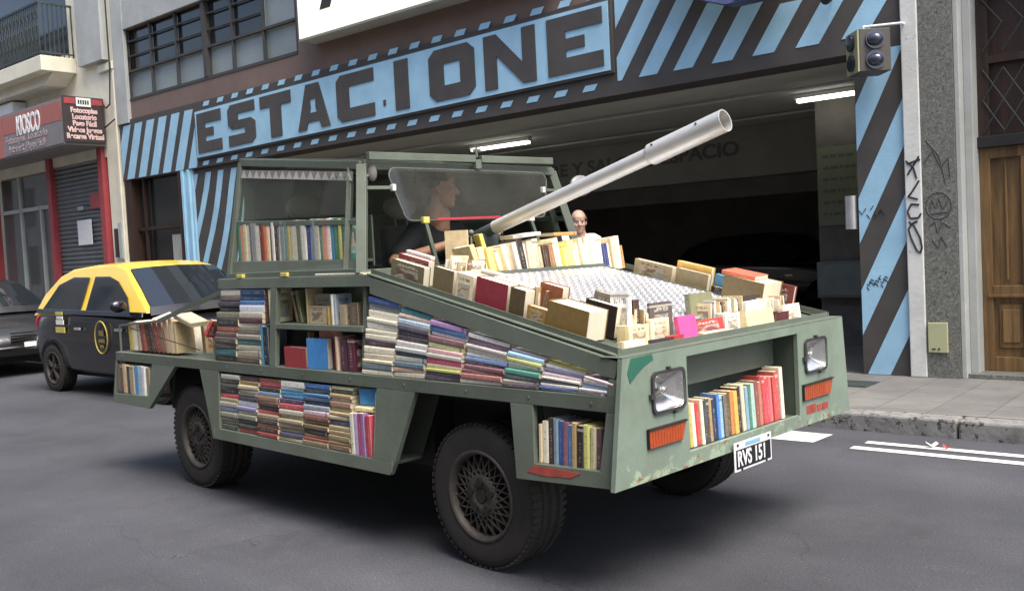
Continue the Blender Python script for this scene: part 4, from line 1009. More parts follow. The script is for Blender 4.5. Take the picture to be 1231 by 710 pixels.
    g_ = MB(); g_.box(bx.x + xf - .03, bx.x + xf + .03, bx.y - hw * .72, bx.y + hw * .72, .40, .43); g_.build('bumper_trim', CHROME, parent=o, base=base)
    g_ = MB(); g_.box(bx.x + xf + .02, bx.x + xf + .03, bx.y - .2, bx.y + .2, .44, .51); g_.build('number_plate', WHITE, parent=o, base=base)
    if taxi:
        yv = bx.y - hw - .012
        n = 32; g_ = MB()
        for i in range(n):
            a0 = 2 * math.pi * i / n; a1 = 2 * math.pi * (i + 1) / n
            g_.tube((bx.x + .05 + .15 * math.cos(a0), yv, .72 + .19 * math.sin(a0)), (bx.x + .05 + .15 * math.cos(a1), yv, .72 + .19 * math.sin(a1)), .008, n=6)
        g_.build('door_emblem', mat('gold_decal', (.42, .33, .06), rough=.5), parent=o, base=base)
        g_ = MB(); g_.box(bx.x - .02, bx.x + .12, yv - .002, yv + .006, .66, .70); g_.box(bx.x + .0, bx.x + .10, yv - .002, yv + .006, .74, .80); g_.box(bx.x + .01, bx.x + .09, yv - .002, yv + .006, .60, .63); g_.build('emblem_marks', mat('gold_decal2', (.20, .16, .05), rough=.5), parent=o, base=base)
        g_ = MB(); g_.box(bx.x - 1.12, bx.x - .88, yv - .0, yv + .01, .76, .83); g_.box(bx.x - 1.10, bx.x - .92, yv, yv + .01, .98, 1.02); g_.build('yellow_marks', YEL, parent=o, base=base)
        g_ = MB(); g_.box(bx.x - 1.10, bx.x - .90, yv - .0, yv + .01, .86, .92); g_.box(bx.x - 1.08, bx.x - .92, yv, yv + .01, .93, .965); g_.build('pale_marks', WHITE, parent=o, base=base)
        g_ = MB(); g_.hexa([T(.60, -.35, belt + .10), T(.60, .05, belt + .10), T(.5, .05, belt + .24), T(.5, -.35, belt + .24)], [T(.61, -.35, belt + .10), T(.61, .05, belt + .10), T(.51, .05, belt + .24), T(.51, -.35, belt + .24)])
    return o
car((-5.12, 2.80, 0), 'black taxi with yellow roof and gold door emblem behind the book car', 'cars in the street behind the book car', CARB, TAXIY, True, name='taxi')
car((-10.95, 2.8, 0), 'dark grey car with chrome grille cut by the left edge, behind the taxi', 'cars in the street behind the book car', CARG, CARG, L=4.3, W_=1.74, H=1.46, belt=.98)
car((-1.6, 13.2, .128), 'dark car parked deep inside the unlit garage', 'cars in the garage', CARB, CARB, H=1.46, belt=.97)


# ================================================================= the book car
VB = (1.3, .97, 0)
vc = thing('tank_shaped_book_car', VB, 'green welded tank shaped car covered in bookshelves with a silver gun tube', 'art car')
def vp(m, name, mats, par=None, **k): return m.build(name, mats, parent=par or vc, base=VB, **k)
YM = 1.94
def lean(y, z): return y - (.83 - z) * .11 if z < .83 else y + max(0, z - .89) * .09
def side_prism(m, pts, y0, y1, far=False, mi=0):
    lo = [(x, lean(y0, z), z) for x, z in pts]; hi = [(x, lean(y1, z), z) for x, z in pts]
    if far: lo = [(x, YM - y, z) for x, y, z in lo]; hi = [(x, YM - y, z) for x, y, z in hi]
    m.hexa(lo, hi, mi)
def zt(x): return 1.40 - .222 * (x - 2.03) if x > 2.03 else 1.40       # line of the sloping hood edge
for far in (False, True):
    # belt rail
    m = MB(); side_prism(m, [(-1.06, .826), (3.69, .826), (3.69, .89), (-1.06, .89)], 0, .05, far); vp(m, 'belt_rail', G, bevel=.003)
    # rear skirt box
    m = MB()
    side_prism(m, [(-1.08, .52), (-.475, .512), (-.49, .60), (-1.08, .58)], 0, .03, far)
    side_prism(m, [(-.49, .60), (-.475, .512), (-.11, .826), (-.46, .826)], 0, .03, far)
    side_prism(m, [(-1.08, .58), (-1.06, .58), (-1.05, .826), (-1.07, .826)], 0, .03, far)
    vp(m, 'rear_skirt', G, bevel=.002)
    m = MB(); side_prism(m, [(-1.07, .56), (-.47, .56), (-.46, .825), (-1.06, .825)], .17, .18, far); side_prism(m, [(-1.07, .575), (-.485, .59), (-.485, .60), (-1.07, .585)], .031, .17, far); vp(m, 'rear_shelf', GD)
    # middle skirt
    m = MB()
    side_prism(m, [(.24, .826), (.46, .405), (.53, .405), (.53, .468), (.50, .812), (.50, .826)], 0, .03, far) if False else None
    side_prism(m, [(.24, .826), (.42, .468), (.53, .468), (.49, .826)], 0, .03, far)
    side_prism(m, [(.42, .468), (.45, .402), (2.255, .402), (2.29, .468)], 0, .03, far)
    side_prism(m, [(2.105, .468), (2.29, .468), (2.43, .826), (2.125, .826)], 0, .03, far)
    vp(m, 'side_skirt', G, bevel=.002)
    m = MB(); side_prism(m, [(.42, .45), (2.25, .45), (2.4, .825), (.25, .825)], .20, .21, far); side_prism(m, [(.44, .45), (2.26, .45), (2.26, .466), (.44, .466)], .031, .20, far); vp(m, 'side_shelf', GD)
    m = MB()
    for x in (.47, 2.27): m.box(x, x + .006, .03 if not far else 1.70, .24 if not far else 1.91, .41, .82)
    # front skirt box
    m = MB()
    side_prism(m, [(3.085, .826), (3.135, .508), (3.165, .575), (3.235, .575), (3.215, .826)], 0, .03, far) if False else None
    side_prism(m, [(3.085, .826), (3.125, .575), (3.24, .575), (3.22, .826)], 0, .03, far)
    side_prism(m, [(3.125, .575), (3.135, .502), (3.69, .528), (3.69, .592), (3.60, .59)], 0, .03, far)
    side_prism(m, [(3.60, .59), (3.69, .592), (3.69, .826), (3.625, .826)], 0, .03, far)
    vp(m, 'front_skirt', G, bevel=.002)
    m = MB(); side_prism(m, [(3.1, .52), (3.68, .53), (3.68, .825), (3.09, .825)], .19, .20, far); side_prism(m, [(3.14, .555), (3.62, .565), (3.62, .578), (3.14, .572)], .031, .19, far)
    side_prism(m, [(3.20, .575), (3.24, .575), (3.17, .825), (3.15, .825)], .10, .11, far); vp(m, 'front_side_shelf', GD)
    # upper side: posts, deck edge, sloping board
    m = MB()
    side_prism(m, [(.48, 1.345), (2.06, 1.345), (2.06, 1.405), (.48, 1.405)], .0, .03, far)
    xs_ = [2.06, 2.4, 2.8, 3.2, 3.56, 3.69]; 
    side_prism(m, [(2.06, zt(2.06) - .085), (3.67, zt(3.67) - .075), (3.69, zt(3.69) + .0), (2.06, zt(2.06))], .0, .03, far)
    side_prism(m, [(3.63, .89), (3.69, .89), (3.69, .955), (3.64, .963)], .0, .03, far)
    vp(m, 'side_frame', G, bevel=.002)
    m = MB(); side_prism(m, [(1.10, .89), (1.165, .89), (1.165, 1.345), (1.10, 1.345)], .0, .03, far); vp(m, 'shelf_post', G, bevel=.002); m = MB()
    side_prism(m, [(1.165, 1.108), (2.0, 1.108), (2.0, 1.138), (1.165, 1.138)], .0, .18, far); vp(m, 'shelf_board', G, bevel=.002); m = MB()
    side_prism(m, [(1.965, .89), (1.99, .89), (1.99, 1.345), (1.965, 1.345)], .03, .18, far); vp(m, 'shelf_divider', G, bevel=.002); m = MB()
    side_prism(m, [(.40, .89), (.42, .89), (.50, 1.345), (.48, 1.345)], .15, .18, far)
    vp(m, 'rear_shelf_board', G, bevel=.002)
    m = MB(); side_prism(m, [(.40, .89), (3.66, .89), (3.66, zt(3.66) - .03), (2.06, 1.37), (.45, 1.40)], .185, .195, far)
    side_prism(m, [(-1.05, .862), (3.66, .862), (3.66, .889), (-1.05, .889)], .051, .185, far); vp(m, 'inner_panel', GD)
# angle iron lip along the near and far hood edge
for far in (False, True):
    f = (lambda y: YM - y) if far else (lambda y: y)
    m = MB(); m.bar((2.04, f(.058), zt(2.04) + .012), (3.66, f(.05), zt(3.66) + .012), .028, .006); m.bar((2.04, f(.074), zt(2.04) + .024), (3.66, f(.066), zt(3.66) + .024), .005, .03); vp(m, 'hood_edge', G)
m = MB(); m.hexa([(2.0, .08, zt(2.0) - .01), (3.67, .08, zt(3.67) - .012), (3.67, YM - .08, zt(3.67) - .012), (2.0, YM - .08, zt(2.0) - .01)], [(2.0, .08, zt(2.0) + .0), (3.67, .08, zt(3.67) - .002), (3.67, YM - .08, zt(3.67) - .002), (2.0, YM - .08, zt(2.0) + .0)])
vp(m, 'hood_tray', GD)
# checker plate on the hood, with raised lozenges
def hz(x, d=0): return zt(x) + d
m = MB(); PX0, PX1, PY0, PY1 = 2.36, 3.46, .42, 1.60
m.hexa([(PX0, PY0, hz(PX0, .035)), (PX1, PY0, hz(PX1, .035)), (PX1, PY1, hz(PX1, .035)), (PX0, PY1, hz(PX0, .035))], [(PX0, PY0, hz(PX0, .041)), (PX1, PY0, hz(PX1, .041)), (PX1, PY1, hz(PX1, .041)), (PX0, PY1, hz(PX0, .041))])
m.box(PX0, PX0 + .02, PY0, PY1, hz(PX0) + .0, hz(PX0, .034)); m.box(PX1 - .02, PX1, PY0, PY1, hz(PX1) + .0, hz(PX1, .030))
i = 0; x = PX0 + .02
while x < PX1 - .02:
    y = PY0 + .02 + (.014 if i % 2 else 0); j = 0
    while y < PY1 - .02:
        a = R(45) if (i + j) % 2 else R(-45); ca, sa = math.cos(a) * .0095, math.sin(a) * .0095; cb, sb = -math.sin(a) * .0048, math.cos(a) * .0048
        q = [(x + ca, y + sa), (x + cb, y + sb), (x - ca, y - sa), (x - cb, y - sb)]
        vs = [(u, v, hz(u, .0415)) for u, v in q] + [(x + ca * .45, y + sa * .45, hz(x, .0452)), (x - ca * .45, y - sa * .45, hz(x, .0452))]
        m.add(vs, [(0, 1, 4), (1, 2, 5), (1, 5, 4), (2, 3, 5), (3, 0, 4), (3, 4, 5)])
        y += .028; j += 1
    x += .028; i += 1
vp(m, 'checker_plate', PLATE)
m = MB(); m.bar((PX0 - .012, PY0, hz(PX0, .045)), (PX0 - .012, PY1 + .02, hz(PX0, .045)), .015, .03); m.bar((PX0, PY1 + .01, hz(PX0, .035)), (PX1, PY1 + .01, hz(PX1, .035)), .012, .02); vp(m, 'plate_edge', G)
m = MB()
for x_ in (.60, 1.0, 1.45, 1.9, 2.35, 2.8, 3.2, 3.55, -.2, -.6, -.95):
    m.tube((x_, .001, .858), (x_, -.004, .858), .006, n=10)
vp(m, 'rail_bolts', G)
m = MB()
for x_, z0_, z1_ in ((2.12, .50, .80), (2.27, .42, .47), (.47, .42, .47)):
    z_ = z0_
    while z_ < z1_: m.ball((x_, lean(0, z_) - .0005, z_), (.004, .0025, .005), 8, 5); z_ += .008
vp(m, 'weld_seam', G)
# front plate with its opening
XF = 3.69
m = MB()
def fp(pts, x0=XF, x1=XF + .022): m.prism(pts, x0, x1, 'x')
LRIM = mat('lamp_rim', (.10, .10, .10), rough=.3, metal=.7)
for P_, h0, h1 in (([(-.075, .53), (.45, .53), (.45, 1.045), (.008, 1.045)], .202, .408), ([(1.43, .53), (1.99, .53), (1.935, 1.045), (1.43, 1.045)], 1.507, 1.713)):
    for r_ in ((-1, 3, 0, .805), (-1, 3, .955, 2), (-1, h0, .805, .955), (h1, 3, .805, .955)):
        Q_ = clip(P_, *r_)
        if Q_: fp(Q_)
fp([(.45, .53), (1.43, .53), (1.43, .592), (.45, .592)]); fp([(.45, 1.005), (1.43, 1.005), (1.43, 1.045), (.45, 1.045)])
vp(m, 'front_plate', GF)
m = MB(); m.box(3.60, 3.712, .008, 1.935, 1.046, 1.05); m.box(3.655, 3.66, .05, 1.89, 1.0, 1.075); vp(m, 'front_top_edge', G, bevel=.002)
m = MB(); m.box(3.42, 3.689, .44, 1.44, .575, .588); m.box(3.50, 3.512, .44, 1.44, .588, 1.03); m.box(3.42, 3.689, .435, .447, .588, 1.03); m.box(3.42, 3.689, 1.433, 1.445, .588, 1.03)
vp(m, 'front_shelf', GD)
m = MB(); m.hexa([(3.515, .449, .80), (3.53, .449, .80), (3.66, .449, 1.0), (3.645, .449, 1.0)], [(3.515, 1.431, .80), (3.53, 1.431, .80), (3.66, 1.431, 1.0), (3.645, 1.431, 1.0)]); 
m = MB(); m.box(3.56, 3.575, .449, 1.431, .845, 1.004); vp(m, 'front_inner_panel', G)
m = MB(); m.prism([(.035, .985), (.06, 1.04), (.20, 1.043), (.21, 1.02), (.15, 1.0), (.10, .975), (.05, .94)], XF + .0225, XF + .024, 'x'); vp(m, 'paint_patch', GPATCH)
m = MB()
for a, c in ((1.50, 1.56), (1.565, 1.60), (1.61, 1.66), (1.67, 1.735)): m.box(XF + .0225, XF + .024, a, c, .585, .628 - (.01 if a > 1.6 else 0))
vp(m, 'red_stencil', REDTAG)
m = MB(); side_prism(m, [(3.20, .54), (3.30, .535), (3.45, .545), (3.50, .57), (3.35, .573), (3.24, .57)], -.002, .0); vp(m, 'red_stencil', REDTAG)
# headlights, indicators, number plate
for y0 in (.185, 1.49):
    m = MB(); yc, zc = y0 + .12, .88
    def rrect(w_, h_, r_, n=5):
        P = []
        for cx, cz, a0 in ((w_ - r_, h_ - r_, 0), (-w_ + r_, h_ - r_, 90), (-w_ + r_, -h_ + r_, 180), (w_ - r_, -h_ + r_, 270)):
            for k in range(n): a = R(a0 + 90 * k / (n - 1)); P.append((yc + cx + r_ * math.cos(a), zc + cz + r_ * math.sin(a)))
        return P
    A = rrect(.125, .085, .03); B = rrect(.112, .073, .024)
    A = rrect(.118, .088, .03); B = rrect(.105, .076, .024)
    x0, x1 = XF + .023, XF + .034
    n = len(A); vs = [(x0, *p) for p in A] + [(x1, *p) for p in A] + [(x1, *p) for p in B] + [(x0, *p) for p in B]
    m.add(vs, [(i + k * n, (i + 1) % n + k * n, (i + 1) % n + (k + 1) * n, i + (k + 1) * n) for k in range(3) for i in range(n)])
    m.box(x0, x1 + .004, yc - .008, yc + .008, zc + .088, zc + .10); m.box(x0, x1 + .004, yc + .03, yc + .044, zc - .10, zc - .088); m.box(x0, x1 + .004, yc - .135, yc - .118, zc - .02, zc + .0)
    hl = vp(m, 'headlight', LRIM, bevel=0)
    # reflector bowl
    m = MB(); vs = []; fs = []
    rings = 7
    for k in range(rings):
        q = k / (rings - 1); 
        for p in B: vs.append((x1 - .006 - .05 * (1 - (1 - q) ** 2) + .0, yc + (p[0] - yc) * (1 - q * .82), zc + (p[1] - zc) * (1 - q * .82)))
    for k in range(rings - 1):
        for i in range(n): fs.append((k * n + i, k * n + (i + 1) % n, (k + 1) * n + (i + 1) % n, (k + 1) * n + i))
    fs.append(tuple(range((rings - 1) * n, rings * n)))
    m.add(vs, fs, 0, True); m.ball((x1 - .036, yc, zc), (.014, .018, .018)); m.build('reflector', CHROME, parent=hl, base=VB, recalc=False)
    m = MB(); C_ = [(x1 + .006, *p) for p in rrect(.10, .071, .024)]; D_ = [(x1 + .012, yc + (p[1] - yc) * .8, zc + (p[2] - zc) * .8) for p in C_]
    vs = [(x1 - .001, *p) for p in B] + C_ + D_; m.add(vs, [(i + k * n, (i + 1) % n + k * n, (i + 1) % n + (k + 1) * n, i + (k + 1) * n) for k in range(2) for i in range(n)] + [tuple(range(2 * n, 3 * n))], 0, False)
    for k in range(9): m.box(x1 + .0115, x1 + .014, yc - .07 + k * .0175 - .002, yc - .07 + k * .0175 + .002, zc - .05, zc + .05)
    m.build('lens', GLASSH, parent=hl, base=VB)
for sg, y0 in ((1, .15), (-1, 1.465)):
    P = [(0, 0), (.235, .0), (.265, .075), (0, .075)] if sg > 0 else [(0, 0), (.285, 0), (.315, .075), (0, .075)]
    m = MB(); m.prism([(y0 + a, .66 + c) for a, c in P], XF + .023, XF + .034, 'x'); io = vp(m, 'indicator_light', AMBER, bevel=.003)
    m = MB(); yA = max(a for a, c in P); m.box(XF + .023, XF + .040, y0 - .003, y0 + yA + .002, .736, .742); m.box(XF + .023, XF + .036, y0 - .006, y0 - .001, .66, .74); m.build('surround', INK, parent=io, base=VB)
    m = MB()
    for k in range(11): m.box(XF + .0342, XF + .0355, y0 + .02 + k * .02, y0 + .024 + k * .02, .668, .728)
    m.build('lens_ribs', AMBER, parent=io, base=VB)
m = MB(); m.prism([(.775, .437), (1.085, .437), (1.115, .568), (.775, .568)] if False else [(.772, .436), (1.105, .436), (1.105, .570), (.772, .570)], XF + .035, XF + .040, 'x'); np_ = vp(m, 'number_plate', mat('plate_white', (.66, .67, .68), rough=.4, var=.04), bevel=.002)
m = MB(); m.box(XF + .0405, XF + .042, .785, 1.092, .448, .536); m.build('black_field', mat('plate_black', (.012, .012, .014), rough=.35), parent=np_, base=VB)
m = MB(); m.box(XF + .0405, XF + .042, .87, 1.0, .545, .562); m.build('blue_strip', mat('plate_blue', (.20, .42, .60), rough=.5), parent=np_, base=VB)
m = MB()
for yk, zk in ((.80, .558), (1.075, .558), (.83, .443), (1.05, .443)): m.tube((XF + .040, yk, zk), (XF + .045, yk, zk), .006, n=10)
m.build('bolt', INK, parent=np_, base=VB)
Mp = Matrix(((0, 0, 1, XF + .0432), (1, 0, 0, .792), (0, 1, 0, .461), (0, 0, 0, 1)))
text_mesh('plate_number', 'RVS 151', .098, Mp, mat('plate_letters', (.75, .75, .75), rough=.4), np_, VB, extrude=.0006, sx=.765, bold=.0022)
m = MB(); m.box(XF + .0, XF + .035, .80, .83, .52, .56); m.box(XF + .0, XF + .035, 1.04, 1.07, .52, .56); vp(m, 'plate_bracket', G)
# chassis and underside
m = MB(); m.box(-.95, 3.2, .36, YM - .36, .42, .78); m.box(.45, 2.3, .215, YM - .215, .40, .80); m.box(-1.0, 3.5, .215, YM - .215, .76, .80); m.box(2.0, 3.40, .215, YM - .215, .80, 1.02)
vp(m, 'chassis', BLACK)
m = MB(); m.tube((0, .2, .35), (0, YM - .2, .35), .05); m.tube((2.78, .2, .35), (2.78, YM - .2, .35), .04); m.tube((-.9, .6, .33), (.9, .6, .30), .035); vp(m, 'axle', BLACK)
for x in (0, 2.78):
    for sg, y in ((-1, .07), (1, YM - .07)):
        wheel_parts(vc, (x, y - sg * .115, .347), .347, .23, sg, VB, .212, 'lattice')
# rear bed
m = MB(); m.box(-1.06, .48, .186, YM - .186, .85, .862); m.box(-1.062, -1.03, .05, YM - .05, .826, .89); m.box(.42, .44, .2, YM - .2, .862, 1.40); vp(m, 'rear_bed', GD)
m = MB(); m.box(-1.062, -1.04, .06, YM - .06, .50, .826); vp(m, 'tail_panel', G)
for far in (False, True):
    f = (lambda y: YM - y) if far else (lambda y: y)
    m = MB(); m.bar((-.40, f(.04), 1.125), (.50, f(.05), 1.325), .012, .03); m.bar((-1.05, f(.04), 1.085), (-.40, f(.04), 1.125), .010, .016); m.bar((-1.05, f(.04), .89), (-1.05, f(.04), 1.085), .012, .012)
    m.bar((-.40, f(.04), .89), (-.40, f(.04), 1.125), .012, .012) if far else None
    vp(m, 'rear_side_rail', G)
m = MB(); m.tube((-.80, .015, 1.07), (.25, .005, .95), .0035, n=6); vp(m, 'retaining_wire', INK)
m = MB(); m.hexa([(-.10, .30, 1.02), (.48, .30, 1.02), (.48, .30, 1.30), (.0, .30, 1.18)], [(-.10, .31, 1.02), (.48, .31, 1.02), (.48, .31, 1.30), (.0, .31, 1.18)]); vp(m, 'rear_gusset', G)
# deck
m = MB(); m.box(.46, 2.02, .05, .20, 1.39, 1.408); m.box(.46, 2.02, YM - .20, YM - .05, 1.39, 1.408); m.box(.44, .70, .20, YM - .20, 1.39, 1.408); m.box(1.98, 2.03, .05, YM - .05, 1.38, 1.402)
vp(m, 'deck', G, bevel=.002)
# turret-shaped cabin frame
def B4(y_, far): return YM - y_ if far else y_
RB, RT, FB, FT = (.56, .09, 1.41), (.60, .20, 2.135), (1.955, .075, 1.41), (1.845, .20, 1.995)
def mir(p): return (p[0], YM - p[1], p[2])
tf = MB()
for far in (False, True):
    q = mir if far else (lambda p: p)
    tf.bar(q(RB), q(RT), .042); tf.bar(q(FB), q(FT), .055, .05); tf.bar(q(RT), q(FT), .045); tf.bar(q(RB), q(FB), .04, .06)
    a = Vector(q(RB)).lerp(Vector(q(RT)), .47); c = Vector(q(FB)).lerp(Vector(q(FT)), .47); tf.bar(a, c, .022, .03)
    x = Vector(q(RB)).lerp(Vector(q(FB)), .90); y = Vector(q(RT)).lerp(Vector(q(FT)), .92); tf.bar(x, y, .03, .035)
tf.bar(RB, mir(RB), .04); tf.bar(RT, mir(RT), .04); tf.bar(FB, mir(FB), .045); tf.bar(FT, mir(FT), .045)
vp(tf, 'cabin_frame', G, bevel=.003)
m = MB(); a = [Vector(p) for p in (RB, FB)]; 
# sill board under the turret books
m.hexa([(.55, .085, 1.41), (1.96, .068, 1.41), (1.96, .088, 1.41), (.55, .105, 1.41)], [(.55, .098, 1.515), (1.95, .083, 1.485), (1.95, .103, 1.485), (.55, .118, 1.515)]); vp(m, 'cabin_sill', G, bevel=.002)
m = MB(); m.hexa([(.58, .10, 1.495), (1.80, .10, 1.475), (1.80, .27, 1.475), (.58, .27, 1.495)], [(.58, .10, 1.51), (1.80, .10, 1.49), (1.80, .27, 1.49), (.58, .27, 1.51)])
m.hexa([(.58, .275, 1.45), (1.80, .275, 1.45), (1.80, .285, 1.45), (.58, .285, 1.45)], [(.58, .275, 1.78), (1.80, .275, 1.73), (1.80, .285, 1.73), (.58, .285, 1.78)]); vp(m, 'cabin_book_shelf', GD)
# checker strip along the top of the side
m = MB(); n = 16
for i in range(n):
    t0, t1 = i / n, (i + 1) / n
    def pt(t, h): return Vector((.63 + (1.80 - .63) * t, .172 - .0 * h + (1 - h) * -.008, (2.035 + .05 * h) + (1.915 - 2.035 + .0) * t * 1.0))
    A_, B_, C_, D_ = pt(t0, 0), pt(t1, 0), pt(t1, 1), pt(t0, 1); mid = (A_ + B_) / 2 + Vector((0, -.003, 0)); top_ = (C_ + D_) / 2 + Vector((0, -.003, 0))
    m.add([A_, B_, C_, D_, top_], [(0, 1, 4)], 0); m.add([A_, B_, C_, D_, top_], [(1, 2, 4), (3, 0, 4)], 1)
vp(m, 'checker_strip', [TREADSTRIP, mat('dark_checker', (.20, .19, .17), rough=.5, metal=.3)])
# side glass
m = MB(); m.hexa([(.61, .140, 1.77), (1.79, .135, 1.735), (1.77, .165, 1.945), (.63, .178, 2.035)], [(.61, .145, 1.77), (1.79, .140, 1.735), (1.77, .170, 1.945), (.63, .183, 2.035)]); vp(m, 'side_glass', GLASS2)
m = MB(); m.hexa([mir(p) for p in ((.61, .140, 1.50), (1.85, .135, 1.50), (1.80, .175, 1.985), (.63, .185, 2.05))], [mir(p) for p in ((.61, .145, 1.50), (1.85, .140, 1.50), (1.80, .18, 1.985), (.63, .19, 2.05))]); vp(m, 'side_glass', GLASS2)
m = MB(); m.hexa([(.575, .15, 1.45), (.575, YM - .15, 1.45), (.60, YM - .22, 2.08), (.60, .22, 2.08)], [(.58, .15, 1.45), (.58, YM - .15, 1.45), (.605, YM - .22, 2.08), (.605, .22, 2.08)]); vp(m, 'rear_glass', GLASS2)
# roof
m = MB(); m.hexa([(.57, .21, 2.158), (1.86, .21, 2.018), (1.86, YM - .21, 2.018), (.57, YM - .21, 2.158)], [(.57, .21, 2.166), (1.86, .21, 2.026), (1.86, YM - .21, 2.026), (.57, YM - .21, 2.166)]); vp(m, 'roof', G, bevel=.002)
m = MB(); m.bar((1.90, .20, 2.04), (1.90, .99, 2.05), .03, .042); m.bar((1.90, 1.04, 2.05), (1.90, 1.68, 2.058), .03, .042); m.box(1.885, 1.92, .985, 1.03, 1.99, 2.045); m.tube((1.90, 1.01, 2.06), (1.90, 1.01, 2.115), .008); m.bar((1.88, 1.0, 2.10), (1.92, 1.03, 2.10), .02)
vp(m, 'roof_bar', G, bevel=.003)
# windscreen on brackets
def ws(y, z): return (1.955 - (z - 1.41) * .176 + .045, y, z)
P = []
for cy, cz, a0 in ((1.50, 1.745, 270), (1.56, 1.93, 0), (.38, 1.93, 90), (.44, 1.735, 180)):
    for k in range(5):
        a = R(a0 + 90 * k / 4); P.append((cy + .05 * math.cos(a), cz + .05 * math.sin(a)))
m = MB(); lo = [Vector(ws(*p)) for p in P]; hi = [v + Vector((.006, 0, .001)) for v in lo]; m.hexa(lo, hi); wso = vp(m, 'windscreen', GLASS)
m = MB(); 
for i in range(len(lo)): m.tube(lo[i], lo[(i + 1) % len(lo)], .005, n=6)
m.build('rubber_edge', mat('rubber_edge', (.10, .10, .095), rough=.6), parent=wso, base=VB)
m = MB(); m.bar(ws(.62, 1.692), ws(1.13, 1.70), .012, .012); m.build('red_strip', REDP, parent=wso, base=VB)
for y, z in ((.345, 1.87), (.535, 1.688), (1.56, 1.87), (1.40, 1.69)):
    m = MB(); x_, y_, z_ = ws(y, z); m.box(x_ - .012, x_ + .016, y_ - .022 * (1 if z < 1.8 else .5), y_ + .022 * (1 if z < 1.8 else .5), z_ - .018, z_ + .018); m.build('clip', YEL if z < 1.8 and y < 1 else WHITE, parent=wso, base=VB, bevel=.003)
m = MB()
m.bar(ws(.535, 1.67), (1.96, .60, 1.43), .022); m.bar(ws(1.40, 1.67), (1.96, 1.50, 1.43), .022); m.bar((1.88, .19, 1.87), ws(.345, 1.87), .018); m.bar((1.88, YM - .19, 1.87), ws(1.56, 1.87), .018)
vp(m, 'windscreen_bracket', G, bevel=.002)
m = MB(); m.ball((1.87, .245, 1.955), (.025, .03, .05)); m.tube((1.87, .2, 1.93), (1.87, .245, 1.95), .008); vp(m, 'grab_handle', SEAT)
# wing mirror on the far side
m = MB(); m.ball((1.93, 1.93, 1.90), (.03, .11, .07)); m.tube((1.9, 1.76, 1.88), (1.93, 1.90, 1.88), .01); vp(m, 'wing_mirror', mat('mirror_shell', (.20, .20, .21), rough=.4))
# interior: floor, seats, dash, steering wheel
m = MB(); m.box(.6, 2.0, .22, YM - .22, .80, .84); m.box(2.0, 2.03, .22, YM - .22, .80, 1.36); vp(m, 'cabin_floor', BLACK)
for y, x in ((.48, 1.15), (1.20, 1.22)):
    so_ = MB(); so_.box(x - .18, x + .28, y - .24, y + .24, .90, 1.06); s_ = vp(so_, 'seat', SEAT, bevel=.03)
    m = MB(); m.hexa([(x - .24, y - .22, 1.06), (x - .12, y - .22, 1.06), (x - .12, y + .22, 1.06), (x - .24, y + .22, 1.06)], [(x - .33, y - .20, 1.70), (x - .24, y - .20, 1.70), (x - .24, y + .20, 1.70), (x - .33, y + .20, 1.70)]); m.build('seat_back', SEAT, parent=s_, base=VB, bevel=.03)
    m = MB(); m.ball((x - .31, y, 1.83), (.05, .14, .085)); m.tube((x - .30, y - .05, 1.70), (x - .31, y - .05, 1.78), .007); m.tube((x - .30, y + .05, 1.70), (x - .31, y + .05, 1.78), .007); m.build('headrest', mat('headrest_cloth', (.42, .41, .38), rough=.9), parent=s_, base=VB)
m = MB(); cst = Vector((1.80, 1.12, 1.45)); ax = Vector((-.75, 0, .66)); u = Vector((0, 1, 0)); v = ax.cross(u)
for i in range(28):
    a0, a1 = 2 * math.pi * i / 28, 2 * math.pi * (i + 1) / 28
    m.tube(cst + (u * math.cos(a0) + v * math.sin(a0)) * .18, cst + (u * math.cos(a1) + v * math.sin(a1)) * .18, .013, n=8)
for a in (.3, 2.8, 4.7): m.tube(cst, cst + (u * math.cos(a) + v * math.sin(a)) * .18, .011, n=8)
m.tube(cst, cst - ax * .35, .025); vp(m, 'steering_wheel', BLACK)
# gun tube
a0 = Vector((1.80, .98, 1.565)); a1 = Vector((3.625, .98, 2.05)); d = (a1 - a0).normalized()
g0 = a0 + d * .27
def on(x): return a0 + d * ((x - a0.x) / d.x)
m = MB(); m.tube(on(1.62), on(2.10), .030, .036); m.box(1.99, 2.0, .90, 1.06, 1.40, 1.60); gm = vp(m, 'gun_mount', mat('gun_mount_paint', (.05, .07, .075), rough=.4, var=.3))
m = MB(); m.tube(on(2.06), on(3.24), .040, .042, n=32, cap=False); m.tube(on(2.06), on(2.062), .040, .030, n=32)
m.tube(on(3.18), on(3.20), .042, .055, n=32, cap=False); m.tube(on(3.20), a1, .055, n=32, cap=False); m.tube(a1, a1 - d * .001, .055, .049, n=32, cap=False); m.tube(a1, on(3.2), .049, n=32, cap=False)
gt = vp(m, 'gun_tube', STEEL, recalc=False)
m = MB(); up_ = d.cross(Vector((0, 1, 0))).normalized(); up_ = up_ if up_.z > 0 else -up_
nrm_ = (up_ * .55 + Vector((0, -1, 0)) * .8).normalized()
for x in (3.24, 3.50): c_ = on(x); m.tube(c_ + nrm_ * .050, c_ + nrm_ * .060, .006, n=10)
m.build('bolt', INK, parent=gt, base=VB)
m = MB(); m.tube((1.98, .86, 1.42), (1.95, .88, 1.60), .008); m.tube((2.0, 1.12, 1.42), (2.02, 1.06, 1.58), .007); m.ball((1.955, .88, 1.61), (.018, .018, .018)); vp(m, 'gun_support', G)

